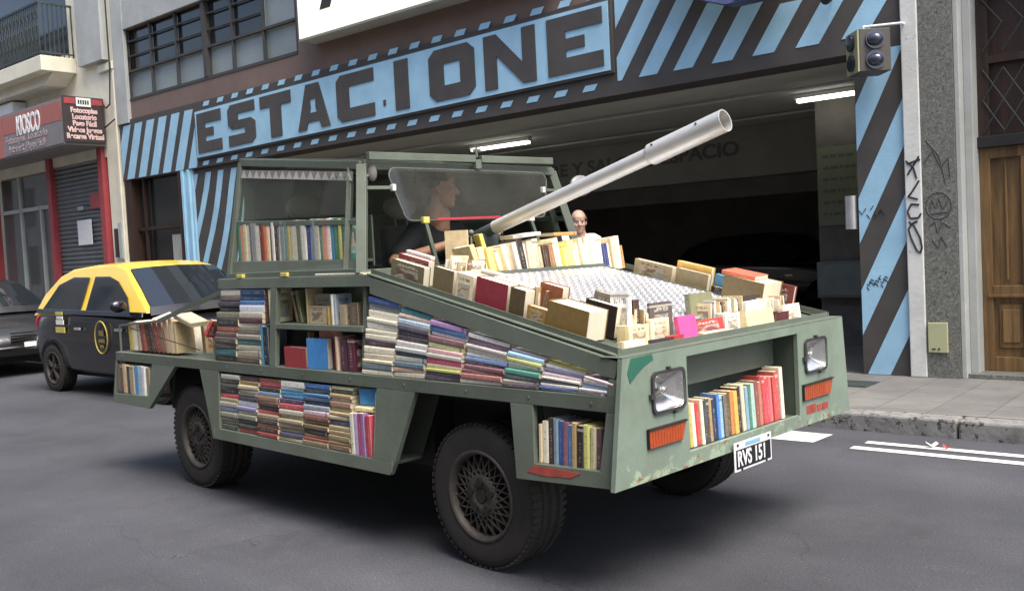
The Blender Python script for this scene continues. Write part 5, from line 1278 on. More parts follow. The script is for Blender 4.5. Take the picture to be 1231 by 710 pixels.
# ================================================================= books
rb_ = random.Random(21)
def srgb(h): return lin(h)
RID = [0]
BOOKS = []
def attrs(o, col):
    me = o.data; n = len(me.vertices); l = (col[0] * .3 + col[1] * .59 + col[2] * .11); c = [l * .14 + q * .86 for q in col[:3]]
    xs = [tuple(v.co) for v in me.vertices]; lo = [min(v[k] for v in xs) for k in range(3)]; hi = [max(v[k] for v in xs) for k in range(3)]
    me.attributes.new('tint', 'FLOAT_COLOR', 'POINT'); me.attributes.new('gen', 'FLOAT_VECTOR', 'POINT'); me.attributes.new('rnd', 'FLOAT', 'POINT')
    a, g, r = (me.attributes[k_] for k_ in ('tint', 'gen', 'rnd'))
    RID[0] += 1; rv = (RID[0] * .6180339) % 1
    for i, v in enumerate(xs):
        a.data[i].color = (*c, 1); g.data[i].vector = [(v[k] - lo[k]) / max(1e-6, hi[k] - lo[k]) for k in range(3)]; r.data[i].value = rv
def book(M, t, w, h, col, label, group, hard=False, pages='D8CCA8', name='book'):
    o = bpy.data.objects.new(name, None); COL.objects.link(o); o.matrix_world = M; o.empty_display_size = .05
    o['label'] = label; o['category'] = 'book'; o['group'] = group
    if label in LABELS: print('DUP LABEL', label)
    if len(label.split()) > 16: print('LONG', label)
    LABELS[label] = 1
    ct = .0028 if hard else .0012; ov = .003 if hard else 0
    m = MB(); hx = t / 2; r_ = min(.004, t * .25)
    # cover: two boards and a rounded spine
    outer = [(-hx, w), (-hx, r_ * 1.2), (-hx + r_ * .5, r_ * .3), (-hx * .5, -.0012 if hard else 0), (hx * .5, -.0012 if hard else 0), (hx - r_ * .5, r_ * .3), (hx, r_ * 1.2), (hx, w)]
    inner = [(-hx + ct, w), (-hx + ct, r_ * 1.6), (-hx + r_ * .6 + ct, r_ * .3 + ct), (-hx * .5, ct), (hx * .5, ct), (hx - r_ * .6 - ct, r_ * .3 + ct), (hx - ct, r_ * 1.6), (hx - ct, w)]
    n = len(outer); vs = []
    for z in (0, h):
        vs += [(x, y, z) for x, y in outer]; vs += [(x, y, z) for x, y in inner]
    fs = []
    for i in range(n - 1):
        fs.append((i, i + 1, 2 * n + i + 1, 2 * n + i)); fs.append((n + i, 3 * n + i, 3 * n + i + 1, n + i + 1))
        fs.append((i, n + i, n + i + 1, i + 1)); fs.append((2 * n + i, 2 * n + i + 1, 3 * n + i + 1, 3 * n + i))
    fs.append((0, 2 * n, 3 * n, n)); fs.append((n - 1, 2 * n - 1, 4 * n - 1, 3 * n - 1))
    m.add(vs, fs); c = m.build('cover', BOOK, parent=o, recalc=True); attrs(c, srgb(col)); BOOKS.append(o)
    e_ = ov if hard else .0006; q_ = lambda a: rb_.uniform(0, a); m = MB(); zc = h - e_; yc = w - e_
    P8 = [(-hx + ct, ct * 1.5), (hx - ct, ct * 1.5), (hx - ct, yc - q_(.004)), (hx * .3, yc - q_(.003)), (-hx * .3, yc - q_(.003)), (-hx + ct, yc - q_(.004))]
    m.hexa([(x, y, e_) for x, y in P8], [(x, y, zc - q_(.0025)) for x, y in P8]); p = m.build('page_block', PAGES, parent=o); attrs(p, srgb(pages))
    return o
ORD = ['first', 'second', 'third', 'fourth', 'fifth', 'sixth', 'seventh', 'eighth', 'ninth', 'tenth', 'eleventh', 'twelfth', 'thirteenth', 'fourteenth', 'fifteenth', 'sixteenth', 'seventeenth', 'eighteenth', 'nineteenth', 'twentieth',
       'twenty-first', 'twenty-second', 'twenty-third', 'twenty-fourth', 'twenty-fifth', 'twenty-sixth', 'twenty-seventh', 'twenty-eighth', 'twenty-ninth', 'thirtieth', 'thirty-first', 'thirty-second', 'thirty-third', 'thirty-fourth', 'thirty-fifth', 'thirty-sixth']
import colorsys
def cname(h):
    r, g, b_ = [int(h[i:i + 2], 16) / 255 for i in (0, 2, 4)]; hh, s, v = colorsys.rgb_to_hsv(r, g, b_); hh *= 360
    if s < .13: return 'white' if v > .8 else ('grey' if v > .33 else 'black')
    if v < .24: return 'black'
    if s < .34 and v > .66 and 20 < hh < 75: return 'cream'
    n = 'red' if hh < 12 or hh > 345 else 'orange' if hh < 32 else 'ochre' if hh < 46 else 'yellow' if hh < 68 else 'green' if hh < 165 else 'teal' if hh < 192 else 'blue' if hh < 250 else 'purple' if hh < 300 else 'pink'
    if n in ('orange', 'ochre') and v < .62: n = 'brown'
    if n == 'red' and v < .5: n = 'maroon'
    if n == 'pink' and v < .5: n = 'plum'
    if v < .45 and n not in ('brown', 'maroon', 'plum'): n = 'dark ' + n
    elif v > .7 and s < .42: n = 'pale ' + n
    return n
RY90 = Matrix.Rotation(R(90), 4, 'Y'); RX = lambda a: Matrix.Rotation(R(a), 4, 'X'); RYa = lambda a: Matrix.Rotation(R(a), 4, 'Y'); RZa = lambda a: Matrix.Rotation(R(a), 4, 'Z'); TR = lambda x, y, z: Matrix.Translation((x, y, z))
def stack(x0, x1, z0, z1, y, cols, where, group, shift=0.0, slope=0.0, depth=.15, leany=.09):
    """books lying flat, spine to the street (-y); x0..x1 footprint, filling z0..z1; first colour is the bottom book"""
    n = len(cols); ws_ = [rb_.uniform(.7, 1.35) for _ in cols]; tot = sum(ws_); H = z1 - z0; z = z0
    for i, (c, q) in enumerate(zip(cols, ws_)):
        t = q / tot * H - .0008; f = (z - z0) / max(H, .01)
        L = (x1 - x0) * rb_.uniform(.955, .995); xo = x0 + shift * f + rb_.uniform(0, (x1 - x0) - L)
        yo = y + (z - z0) * leany + rb_.uniform(-.007, .012)
        a = R(slope) * f; t *= (1 - .03 * (slope > 5))
        M = TR(xo, yo, z + t / 2) @ Matrix.Rotation(a, 4, 'Y') @ Matrix.Rotation(R(rb_.uniform(-1.6, 1.6)), 4, 'Z') @ RY90
        hard = rb_.random() < .25
        tw = rb_.uniform(.11, depth)
        pos = 'bottom' if i == 0 else ('top' if i == n - 1 else ORD[i] + ' from bottom')
        book(M, t, tw, L, c, f'{cname(c)} {"hardback" if hard else "paperback"} lying {pos} {where}', group, hard)
        z += q / tot * H
def row(x0, x1, y, z0, hmax, cols, where, group, zslope=0.0, lean_=0.0, depth=.15, hmin=None, yj=.008, face=0.0, tlo=.7, thi=1.4, kind='book'):
    """upright books side by side along x, spines to -y"""
    n = len(cols); q = [rb_.uniform(tlo, thi) for _ in cols]; tot = sum(q); x = x0; hmin = hmin or hmax * .85
    for i, (c, k) in enumerate(zip(cols, q)):
        t = k / tot * (x1 - x0) - .001; h = rb_.uniform(hmin, hmax); zz = z0 + zslope * (x - x0)
        a = lean_ + rb_.uniform(-1.2, 1.2)
        M = TR(x + t / 2, y + rb_.uniform(-yj, yj), zz + abs(math.sin(R(a))) * t / 2) @ RYa(a) @ RZa(face + rb_.uniform(-.8, .8))
        hard = rb_.random() < .3
        pos = ORD[i] + ' from the left'
        book(M, t, rb_.uniform(depth * .8, depth), h, c, f'{cname(c)} {"hardback" if hard else "paperback"} standing {pos} {where}', group, hard)
        x += t + .001

# --- cabin side row (30 books)
cols = '2F6E4C C98A74 C8BC92 D6CDB0 5B5F66 8C8F92 D9D2BC 6E2B2B D2703A E2D6B0 7A3B32 D8D2C4 3E3B3A D4CDBE 7F8C8A 5E7B70 B7A04C 9AA38C C9BEA6 5A6A5C D2CCC0 2A3A86 8F9590 76858A BEB69C 3D7A66 D98E78 E8E2D0 2F6FA0 3E7C55 C9B85A 2F6B54'.split()
row(.605, 1.765, .128, 1.512, .235, cols, 'in the glazed cabin side row', 'books in the cabin side row', zslope=-.018, depth=.13, hmin=.222, yj=.003, lean_=-.0, tlo=.6, thi=1.3)
# --- seven lying stacks of the long wedge shelf
S7 = ['D9CFB4 5A7078 CBC29E C4B89E E0D8B8 3A2A38 E2DBBE E0D9BA D9D4C4 E3DCC0 E0DAC2 8A9290 2A4F96'.split(),
      'CFC4AC C09A84 4A6A7A B8B2A0 2C3A4E B9BCB8 D6D3C8 2E2636 33283C 4A4656 B9D0E4 D9B8A8 3A8C96'.split(),
      '3A2C40 2E2438 B2B448 C8B88C D83A66 B8B4A4 E0A6A8 BCCB7A 7A4A50 D4DCEC 2F5FA8 B886C4'.split(),
      'C2B6A4 A05248 6A3440 703842 26222E 6F9CDC EDEBE6 E4DCC4 C6BEB8 5A3A54 F0EAE8'.split(),
      '3A2C34 E2D8B8 222A34 1F8A6C D8D2CC E6E2D0 D8D85A 8FC4E2 F0DDE4'.split(),
      'A8D0D0 2F3F9A EDE4D0 2E2430 E8E0C6 C9A8B4 4A4C78 ECE4F0 E6E04A'.split(),
      '2A2634 D9D4CC CFC8C2 D8D6D4 4F8AD6 E6E2D6 D0C8A8 EEC8D8'.split()]
X7 = [1.995, 2.25, 2.495, 2.752, 3.031, 3.248, 3.468, 3.625]
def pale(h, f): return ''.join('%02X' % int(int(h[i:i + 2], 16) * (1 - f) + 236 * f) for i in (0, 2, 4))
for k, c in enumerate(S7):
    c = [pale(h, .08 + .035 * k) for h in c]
    x0, x1 = X7[k], X7[k + 1]; top = zt(x0 + .07) - .096
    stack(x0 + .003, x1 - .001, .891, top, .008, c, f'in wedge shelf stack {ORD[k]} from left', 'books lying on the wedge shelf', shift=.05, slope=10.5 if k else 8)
# --- rear upper stacks
stack(.425, .70, .891, 1.34, .008, '3A2E2A 2E6A70 4A443E 5A5048 6A5450 A05A44 3C3A3C 7C7A66 3A3646 46404E 6E5C54 D9D2BE'.split(), 'in the left stack at the rear', 'books stacked behind the bed', shift=.06)
stack(.70, .985, .891, 1.34, .008, '5A4A3C A8A08A B8B49C 4E7C76 9A9486 6E6660 D2CCB4 5A2C38 C4BEA8 D6DCE8 3E78B4 2E4A74 26466E'.split(), 'in the right stack at the rear', 'books stacked behind the bed', shift=.05)
row(.99, 1.095, .012, .892, .235, ['3C8FB4', '1E2430', '2A3440'], 'beside the rear stacks, lower tier', 'books standing beside the rear stacks', hmin=.215)
row(1.0, 1.10, .05, 1.14, .20, ['4A1E24', 'D8D8A0'], 'beside the rear stacks, upper tier', 'books standing beside the rear stacks', hmin=.195)
m = MB(); side_prism(m, [(.99, 1.125), (1.10, 1.125), (1.10, 1.135), (.99, 1.135)], .02, .18); vp(m, 'shelf_tier', GD)
# --- open shelf books
def one(x, y, z, t, w_, h, c, label, group, lean_=0, face=0, hard=False, tilt=0):
    M = TR(x, y, z) @ RYa(lean_) @ RX(tilt) @ RZa(face); return book(M, t, w_, h, c, label, group, hard)
g_ = 'books on the two open shelves'
one(1.27, .10, 1.140, .022, .11, .19, '7A5A3E', 'brown paperback leaning left on the upper open shelf', g_, -14)
one(1.33, .09, 1.140, .026, .11, .19, '5E6A3C', 'olive paperback leaning beside the brown one on the upper open shelf', g_, -13)
one(1.425, .07, 1.139, .012, .11, .20, 'B09A6E', 'thin tan upright paperback in the middle of the upper open shelf', g_)
one(1.50, .085, 1.139, .012, .13, .205, '2E6A66', 'teal book at the back of the upper open shelf', g_, 0, 86) if False else None
one(1.60, .12, 1.139, .02, .17, .175, '8A8678', 'grey book seen face on at the back of the upper open shelf', g_, 0, -90) if False else None
book(TR(1.44, .125, 1.139) @ RZa(-90), .022, .18, .165, '8E8A7A', 'grey book seen face on at the back of the upper open shelf', g_)
book(TR(1.44, .085, 1.139) @ RZa(-90), .024, .16, .10, 'B8A47C', 'small tan book seen face on at the front of the upper open shelf', g_)
one(1.645, .06, 1.139, .014, .11, .10, 'C09A3C', 'ochre paperback beside the small tan book on the upper open shelf', g_)
one(1.70, .05, 1.139, .020, .11, .165, 'E4E0D0', 'cream upright paperback near the right of the upper open shelf', g_)
one(1.725, .05, 1.139, .016, .11, .165, '8E9AA8', 'pale blue upright paperback next to the cream one on the upper open shelf', g_)
one(1.78, .06, 1.139, .06, .10, .11, 'A8987A', 'thick tan book at the right of the upper open shelf', g_)
one(1.88, .06, 1.139, .08, .10, .12, '6A5A44', 'thick brown book at the right end of the upper open shelf', g_)
book(TR(1.245, .045, .892) @ RZa(-90), .06, .225, .115, '9A2A30', 'thick red hardback standing face on, left of the lower open shelf', g_, True)
one(1.33, .13, .892, .016, .04, .19, 'A08A5A', 'tan upright paperback behind the red hardback on the lower open shelf', g_)
one(1.375, .13, .892, .020, .04, .19, '5A4430', 'brown upright paperback behind the red hardback on the lower open shelf', g_)
book(TR(1.475, .035, .892) @ RZa(-82), .035, .17, .17, '2E7EC0', 'bright blue book standing face on in the middle of the lower open shelf', g_)
book(TR(1.50, .10, .892) @ RZa(-90), .02, .20, .21, 'B86A5A', 'salmon book behind the bright blue one on the lower open shelf', g_)
one(1.745, .03, .892, .02, .13, .185, 'D0B090', 'tan framed upright book right of the blue one on the lower open shelf', g_)
one(1.80, .035, .892, .055, .13, .175, '4A2A3E', 'thick plum hardback at the right of the lower open shelf', g_, hard=True)
one(1.87, .035, .892, .060, .13, .18, '5A2436', 'thick maroon hardback at the right end of the lower open shelf', g_, hard=True)
# --- lower side stacks
LX = [.515, .735, .963, 1.205, 1.455, 1.706, 1.905]
SL = ['3E4A3A 4E5A48 7C7A64 8A8A78 5C6A84 A8A094 9A8C70 C23A4C 2E2E2E 44463E 3A3E34 B4B6AA'.split(),
      'A84A38 3C4038 4A4C44 8A8C78 BDB5AE 8C84A8 B8C0C8 3A3444 5A5248 B0B0A4 C2B08C 8A7040 5C3A52'.split(),
      '8A3830 4A3830 B85A38 3E3A40 8E7C66 B83A48 4E4A54 5A4038 8C6C50 6A8CB0 3A3430 C24A58 A8724A'.split(),
      'C2B48C 4A4A66 7A6E62 9A8C70 A89C7C B0A488 C0BAA4 B04A4E 4A3C64 4A7CA8 3A98BC 7C9CB4 E4E2D6'.split(),
      '7C7050 8A3A34 9A8458 3A3A34 6A5A40 A08C60 7A4A42 D4B8BE 8C98A8 34323C 44648C 4A90C0 2E2E38 2A66A8'.split(),
      '7A5C44 8A744E 8C7A54 9A8860 A49468 44486A B8A888 B09C70 B8A478 A07C64 D0C8B0 B09468 3E4444 E0DCA8'.split()]
for k, c in enumerate(SL):
    stack(LX[k], LX[k + 1] - .002, .469, .812, .006 - .0, c, f'in low side stack {ORD[k]} from left', 'books lying in the low side shelf', shift=-.0, leany=.11, depth=.15)
for o in [o for o in bpy.data.objects if o.get('group') == 'books lying in the low side shelf']: o.location.y -= .036
row(1.915, 2.095, -.030, .469, .225, ['D8D2B8', 'B8A8D0', 'B03A6E', '8A6AA0', 'C02A48', 'C43A50'], 'at the low side shelf end', 'books standing at the end of the low side shelf', hmin=.21, yj=.004)
book(TR(1.93, .0, .705) @ RY90 @ RZa(4), .022, .14, .15, 'E4DCA0', 'yellow book lying on the upright books at the end of the low side shelf', 'books standing at the end of the low side shelf')
book(TR(1.945, .03, .725) @ RZa(-78), .025, .14, .085, '2F86C4', 'blue book propped face on above the upright books of the low side shelf', 'books standing at the end of the low side shelf')
# --- rear low nook
row(-1.045, -.50, -.012, .592, .215, '6A5A50 5A4A44 C8A878 D8C8A0 3A3A3A A89878 4A90C8 A8C0D0 C8CCC8 8A7A66'.split(), 'in the rear low nook', 'books in the rear low nook', hmin=.20)
# --- front low nook
cols = ['D8C49A', 'E0D8BE', '4A3A34', '7A94A8', '2E5AA0', '8A5A6A', '3A78B8', 'B89A5A', '2E2A26', 'CFCF6A', 'BCB48C', '5A3C4A']
row(3.245, 3.585, .0, .581, .20, cols, 'in the nook ahead of the front wheel', 'books in the nook ahead of the front wheel', hmin=.165, lean_=3, depth=.13)
# --- rear bed: tilted books
gB = 'books leaning in the rear bed'
xb = -.93
for i, (c, t, h, a) in enumerate((('B8A23C', .035, .20, -4), ('C8B44A', .03, .20, -4), ('D8CFB4', .03, .205, -4), ('E4DCC4', .035, .215, -3), ('A89878', .025, .20, -3), ('C8C0A8', .03, .205, -5), ('7A3A34', .035, .20, -9), ('A8502E', .045, .20, -11),
                                  ('4A342E', .06, .21, -15), ('5A3A34', .05, .22, -17), ('8A4038', .055, .23, -17), ('7C5A48', .05, .22, -16), ('B89878', .05, .23, -10), ('C8B48C', .045, .235, -6), ('B09C70', .03, .22, -3))):
    xb += t * (1.15 if i > 7 else 1.02)
    one(xb, .05, .893 + .012, t, .14, h, c, f'{cname(c)} book leaning {ORD[i]} from the left in the rear bed', gB, a, 6)
    xb += .012 if i > 7 else .002
book(TR(.02, .07, 1.10) @ RYa(-72) @ RX(8), .03, .14, .20, 'B8A88C', 'tan book lying across the leaning books in the rear bed', gB)
book(TR(-.25, .10, 1.10) @ RYa(-78) @ RZa(20), .03, .14, .20, '6A3A34', 'maroon book lying across the leaning books in the rear bed', gB)
book(TR(.26, .04, 1.04) @ RYa(28) @ RX(-12), .03, .10, .12, 'B01E34', 'small bright red book tipped against the rear stack', gB)
book(TR(-.52, .14, 1.10) @ RYa(-84) @ RZa(-16), .022, .14, .19, 'E6E0D2', 'white paper book lying on top at the left of the rear bed', gB)
for i in range(7):
    one(-.85 + i * .15, .22, .893, .05, .13, .20 + .012 * (i % 3), ['C8BC9C', '8A6A4A', 'B8A888', '6A4A3C', 'D8D0BC', 'A8906A', '7C6450'][i], f'{cname(["C8BC9C", "8A6A4A", "B8A888", "6A4A3C", "D8D0BC", "A8906A", "7C6450"][i])} book {ORD[i]} from left in the second row of the rear bed', gB, -6)
o = thing('cardboard_box', (.22, .5, .862), 'brown cardboard box with an open flap in the rear bed beside the stacks', 'box')
m = MB(); m.box(-.02, .41, .34, .64, .865, 1.30); m.build('box_body', CARDB, parent=o, base=(.22, .5, .862), bevel=.004)
m = MB(); m.hexa([(-.03, .33, 1.305), (.41, .33, 1.345), (.41, .64, 1.345), (-.03, .64, 1.305)], [(-.03, .33, 1.312), (.41, .33, 1.352), (.41, .64, 1.352), (-.03, .64, 1.312)]); m.build('flap', CARDB, parent=o, base=(.22, .5, .862))
# --- things lying on the deck edge
book(TR(1.55, .055, 1.414) @ RY90 @ RZa(0), .010, .10, .44, 'D8D4BC', 'thin cream magazine lying on the deck edge below the cabin books', 'papers on the deck edge', name='magazine')
for x, lb in ((1.24, 'small yellow block on the deck edge under the cabin sill'), (.74, 'small yellow block at the rear of the deck edge')):
    m = MB(); m.box(x - .035, x + .035, .045, .09, 1.409, 1.432); tag(m.build('wooden_block', YEL, base=(x, .06, 1.409), bevel=.003), lb, 'block')
# --- front nook: 26 books along y with spines facing forward (+x)
RF = Matrix.Rotation(R(90), 4, 'Z')      # local -y (spine) turns to +x
cols = 'D8D0B4 C85A50 B8A83C E0DAC4 C0302E E4D8B8 3A4448 4A3E38 A88A5C 2E3A4C 3A7ACC 8CB4DC 6A6454 5A4A3C C07A3A D8A83C 3A2A28 C8BEA0 7AA0B8 3E7C66 9CC0B4 8A4A40 B06A54 A83A34 D82A3C D43848 E06A6A C83A3A B84848 E6DCC0'.split()
y = .46; n = len(cols); q = [rb_.uniform(.7, 1.3) for _ in cols]; tot = sum(q); W_ = 1.345 - .46
for i, (c, k) in enumerate(zip(cols, q)):
    t = k / tot * W_ - .001; f = i / n; h = .185 + .05 * f + rb_.uniform(-.012, .012) + (.02 if i == n - 1 else 0)
    hard = rb_.random() < .3; a = 4.0 + rb_.uniform(-1, 1)
    M = TR(3.675 + rb_.uniform(-.008, .006), y + t / 2, .590 + .002) @ Matrix.Rotation(R(a), 4, 'X') @ RF
    book(M, t, rb_.uniform(.085, .098), h, c, f'{cname(c)} {"hardback" if hard else "paperback"} standing {ORD[i]} from the left in the front nook', 'books in the front nook', hard); y += t + .001
# --- hood, back row (spines towards +x, running across the car) behind the checker plate
gH = 'books in the back row of the hood'
cols = 'D8B878 E0C090 F0D860 E8D8A0 C89858 E8E0CC C8A880 D8D4C8 3A302C EAE2D0 E0D0B0 D8C8A8 C8B890 4A3430 9A6A44 F0E8B0 E8E0B8 F0E060 E8D878 E8E0D0 ECE4C4 E4D8B0 E8E4DC D8C8A0 F0ECE4 E8E8E8 2E3C78 E4D8B4 D8C49C E8DCC0 C0904C'.split()
y = .60; n = len(cols); W_ = 1.86 - .60; q = [rb_.uniform(.7, 1.3) for _ in cols]; tot = sum(q)
for i, (c, k) in enumerate(zip(cols, q)):
    t = k / tot * W_ - .001; h = rb_.uniform(.145, .215); a = (12 if i < 8 else 4) + rb_.uniform(-4, 4)
    M = TR(2.325 + rb_.uniform(-.03, .012), y + t / 2, zt(2.3) + .006) @ Matrix.Rotation(R(a), 4, 'X') @ Matrix.Rotation(R(-5), 4, 'Y') @ RF
    book(M, t, rb_.uniform(.13, .15), h, c, f'{cname(c)} book standing {ORD[i]} from the left in the back row of the hood', gH, False, 'F0E6CC'); y += t + .001
for i, (y0, c, lb) in enumerate(((.95, 'E8E4D8', 'large white paperback lying on the back row near the cabin'), (1.30, 'D88A3C', 'orange illustrated book lying on the back row under the gun tube'))):
    M = TR(2.23, y0, zt(2.2) + .205 + .01 * i) @ RZa(80 + 8 * i) @ Matrix.Rotation(R(90 + (i - 1) * 5), 4, 'Y'); book(M, .02, .14, .20, c, lb, gH)
book(TR(2.16, .66, zt(2.16) + .004) @ RZa(128) @ RYa(3), .018, .13, .245, 'B09C74', 'tall thin tan book standing on end by the cabin at the left of the hood', gH, True)
book(TR(2.22, .78, zt(2.22) + .004) @ RZa(60) @ RYa(-14), .022, .15, .24, 'E8D23C', 'yellow framed book leaning beside the tall tan book on the hood', gH)
# --- hood, near edge row: books standing along the slope, covers facing the street
gN = 'books along the near edge of the hood'
def face_on(x0, x1, h, y, thick, c, label, hard=True, dz=0, tilt=0, pages='E8DDC0', yaw=0, nm='book', grp=None):
    h *= .87; v_ = [int(c[i:i + 2], 16) for i in (0, 2, 4)]
    if max(v_) < 210: c = ''.join('%02X' % int(k * .84) for k in v_)
    """book standing on its lower edge, front board towards the street, following the slope of the hood"""
    L = x1 - x0; sl = math.atan(.222)
    M = TR(x0, y + thick / 2, zt(x0) + .004 + dz) @ Matrix.Rotation(sl, 4, 'Y') @ Matrix.Rotation(R(tilt), 4, 'X') @ RZa(-90 + yaw)
    return book(M, thick, L, h, c, label, grp or gN, hard, pages)
face_on(2.14, 2.40, .125, .115, .045, '8A7C56', 'olive hardback standing face on at the rear of the near hood edge')
face_on(2.12, 2.36, .150, .175, .050, 'A03A3C', 'red topped book standing behind the olive hardback on the hood')
face_on(2.10, 2.30, .160, .24, .03, 'E8E4DC', 'white book standing third back at the rear of the near hood edge')
face_on(2.45, 2.60, .15, .125, .035, '8C7A50', 'brown cloth book standing face on beside the olive hardback')
face_on(2.47, 2.62, .12, .19, .05, 'C8AE78', 'tan book behind the brown cloth book on the hood')
face_on(2.62, 2.74, .155, .12, .10, 'E4D6AC', 'thick cream bound book between the brown cloth book and the red album')
face_on(2.76, 2.97, .165, .115, .075, 'B03040', 'red album with a pale picture panel standing on the near hood edge')
m = MB(); 
face_on(2.76, 2.96, .155, .22, .05, 'E8E0D0', 'white backed book standing behind the red album')
face_on(2.99, 3.085, .165, .105, .07, '6E5A34', 'dark olive book with curved top beside the red album')
face_on(3.10, 3.215, .10, .105, .035, 'C8962E', 'golden ochre book standing low on the near hood edge')
face_on(3.06, 3.20, .20, .22, .05, 'B0602E', 'rust orange book with a notched corner behind the golden ochre book')
face_on(3.22, 3.455, .155, .10, .13, '9A7A34', 'large ochre cloth box book at the front of the near hood edge', pages='EADFC2')
face_on(3.28, 3.46, .165, .28, .05, '3C3230', 'black hardback leaning behind the large ochre box book')
face_on(3.26, 3.42, .195, .36, .035, 'A89C88', 'grey brown book topmost behind the large ochre box book')
book(TR(3.52, .33, zt(3.5) + .006) @ RZa(92), .02, .10, .215, 'F0F0F0', 'tall white booklet standing on edge behind the large ochre box book', gN)
book(TR(3.50, .40, zt(3.5) + .006) @ RZa(90), .04, .12, .17, '4A3228', 'dark brown book standing beside the tall white booklet', gN)
for i, (x0, x1, h, y_, th, c, yaw) in enumerate(((2.40, 2.52, .155, .27, .05, 'E6DCC0', 8), (2.50, 2.64, .135, .30, .06, 'D8C08A', -6), (2.64, 2.78, .165, .26, .04, 'EDE6D2', 5), (2.70, 2.86, .12, .33, .06, 'E8D8A0', 0),
        (2.94, 3.05, .15, .30, .05, 'E8E0C8', 10), (3.04, 3.16, .11, .34, .05, 'D8C898', -8), (2.30, 2.42, .13, .33, .05, 'C89A5A', 14), (3.17, 3.28, .12, .38, .03, 'E8E4D8', 4))):
    face_on(x0, x1, h, y_, th, c, f'{cname(c)} book {ORD[i]} in the crowded row behind the near hood edge', yaw=yaw, grp='books behind the near edge of the hood')
fr_ = random.Random(9)
def fan(x0, x1, y, n, h, cols, where, grp, yaw0=0, axis='x'):
    for i in range(n):
        u_ = x0 + (x1 - x0) * i / (n - 1); c = cols[i % len(cols)]; hh = h * fr_.uniform(.78, 1.1); t_ = fr_.uniform(.006, .014)
        if axis == 'x': M = TR(u_, y + fr_.uniform(-.015, .015), zt(u_) + .006) @ RYa(12.5 + fr_.uniform(-7, 9)) @ RZa(yaw0 + fr_.uniform(-14, 14))
        else: M = TR(y + fr_.uniform(-.012, .012), u_, zt(y) + .006) @ Matrix.Rotation(R(fr_.uniform(-10, 10)), 4, 'X') @ RZa(90 + yaw0 + fr_.uniform(-12, 12))
        book(M, t_, fr_.uniform(.09, .13), hh, c, f'thin {cname(c)} booklet {ORD[i]} from the left {where}', grp)
WH = ['F0EBDD', 'E6D8B0', 'ECE4CC', 'D8C49A', 'F2F0EA', 'C8A878', 'E8DFC4', '8A6A48', 'EFE3BE']
fan(2.42, 2.62, .225, 9, .165, WH, 'in the fan behind the brown cloth book', 'booklets fanned on the hood')
fan(2.98, 3.10, .20, 6, .150, WH[2:], 'in the fan between the red album and the orange book', 'booklets fanned on the hood')
fan(.32, .52, 3.50, 8, .125, WH[1:], 'in the near front corner fan', 'booklets fanned on the hood', 0, 'y')
fan(.98, 1.28, 3.50, 10, .12, WH[3:] + WH[:3], 'in the fan behind mid front edge', 'booklets fanned on the hood', 0, 'y')
fan(1.44, 1.66, 3.53, 7, .115, WH, 'in the fan at the far front corner', 'booklets fanned on the hood', 0, 'y')
# picture panel on the red album
al = [o for o in bpy.data.objects if o.get('label', '').startswith('red album')][0]
m = MB(); m.box(-.0395, -.0380, .055, .165, .02, .125); pc = m.build('picture_panel', CARDB, parent=al)
# --- hood, front row: facing forward along the front edge
ff_ = random.Random(12)
gF = 'books along the front edge of the hood'
def front_on(y0, y1, h, x, thick, c, label, hard=True, tilt=0, pages='EADFC4', grp=None, yaw=0):
    yaw += ff_.uniform(-5, 5); tilt += ff_.uniform(-9, 3); h *= .93
    """front board towards +x"""
    M = TR(x - thick / 2, y0, zt(x) - .006) @ Matrix.Rotation(R(tilt), 4, 'Y') @ RZa(yaw)
    return book(M, thick, y1 - y0, h, c, label, grp or gF, hard, pages)
def lie(x, y, dz, t, w_, L, c, label, yaw=0, pages='EADFC4', grp=None, hard=False):
    M = TR(x, y, zt(x) + dz + t / 2) @ Matrix.Rotation(math.atan(.222), 4, 'Y') @ RZa(yaw) @ RY90
    return book(M, t, w_, L, c, label, grp or gF, hard, pages)
front_on(.26, .40, .10, 3.56, .07, 'E6D098', 'pale yellow book lying first from the left on the front edge of the hood')
front_on(.14, .29, .06, 3.63, .045, 'E4D6A8', 'cream book lying low at the near front corner of the hood')
front_on(.30, .45, .055, 3.645, .02, '3A2E30', 'black booklet on the front edge beside the near corner book')
front_on(.42, .53, .06, 3.645, .02, 'B02E34', 'red booklet on the front edge left of the pink book')
front_on(.42, .56, .115, 3.56, .03, 'E8D8A8', 'cream book standing behind the red booklet on the hood')
front_on(.50, .67, .17, 3.50, .02, '5A5250', 'dark grey book standing behind the pink book')
front_on(.545, .67, .135, 3.63, .028, 'E83A88', 'bright pink book standing upright on the front edge of the hood', tilt=-5)
front_on(.70, .93, .045, 3.64, .03, 'EADCA8', 'cream pages book lying flat under the red framed book')
front_on(.70, .94, .085, 3.59, .03, 'B82E2E', 'red framed book on the front edge right of the pink book', tilt=-12)
front_on(.955, 1.07, .105, 3.60, .06, 'D8E0C8', 'pale green and white book in the middle of the front edge')
front_on(1.075, 1.13, .105, 3.60, .05, 'A8926A', 'narrow tan book in the middle of the front edge')
front_on(1.14, 1.43, .10, 3.61, .055, 'D8CC8C', 'long pale yellow book standing at the right of the front edge')
front_on(1.44, 1.53, .075, 3.61, .04, '5A2A2E', 'maroon book at the right of the front edge beside the pale yellow one')
front_on(1.54, 1.70, .10, 3.60, .04, 'E8E0C4', 'cream book at the far front corner of the hood')
front_on(1.30, 1.62, .115, 3.51, .03, 'E8E8E4', 'white book in the second row at the right of the front edge')
front_on(1.20, 1.50, .13, 3.46, .022, '3A3030', 'thin black book behind the white book at the right of the hood')
front_on(.92, 1.10, .17, 3.44, .035, '7C7A58', 'olive grey notched book standing in the middle behind the front edge')
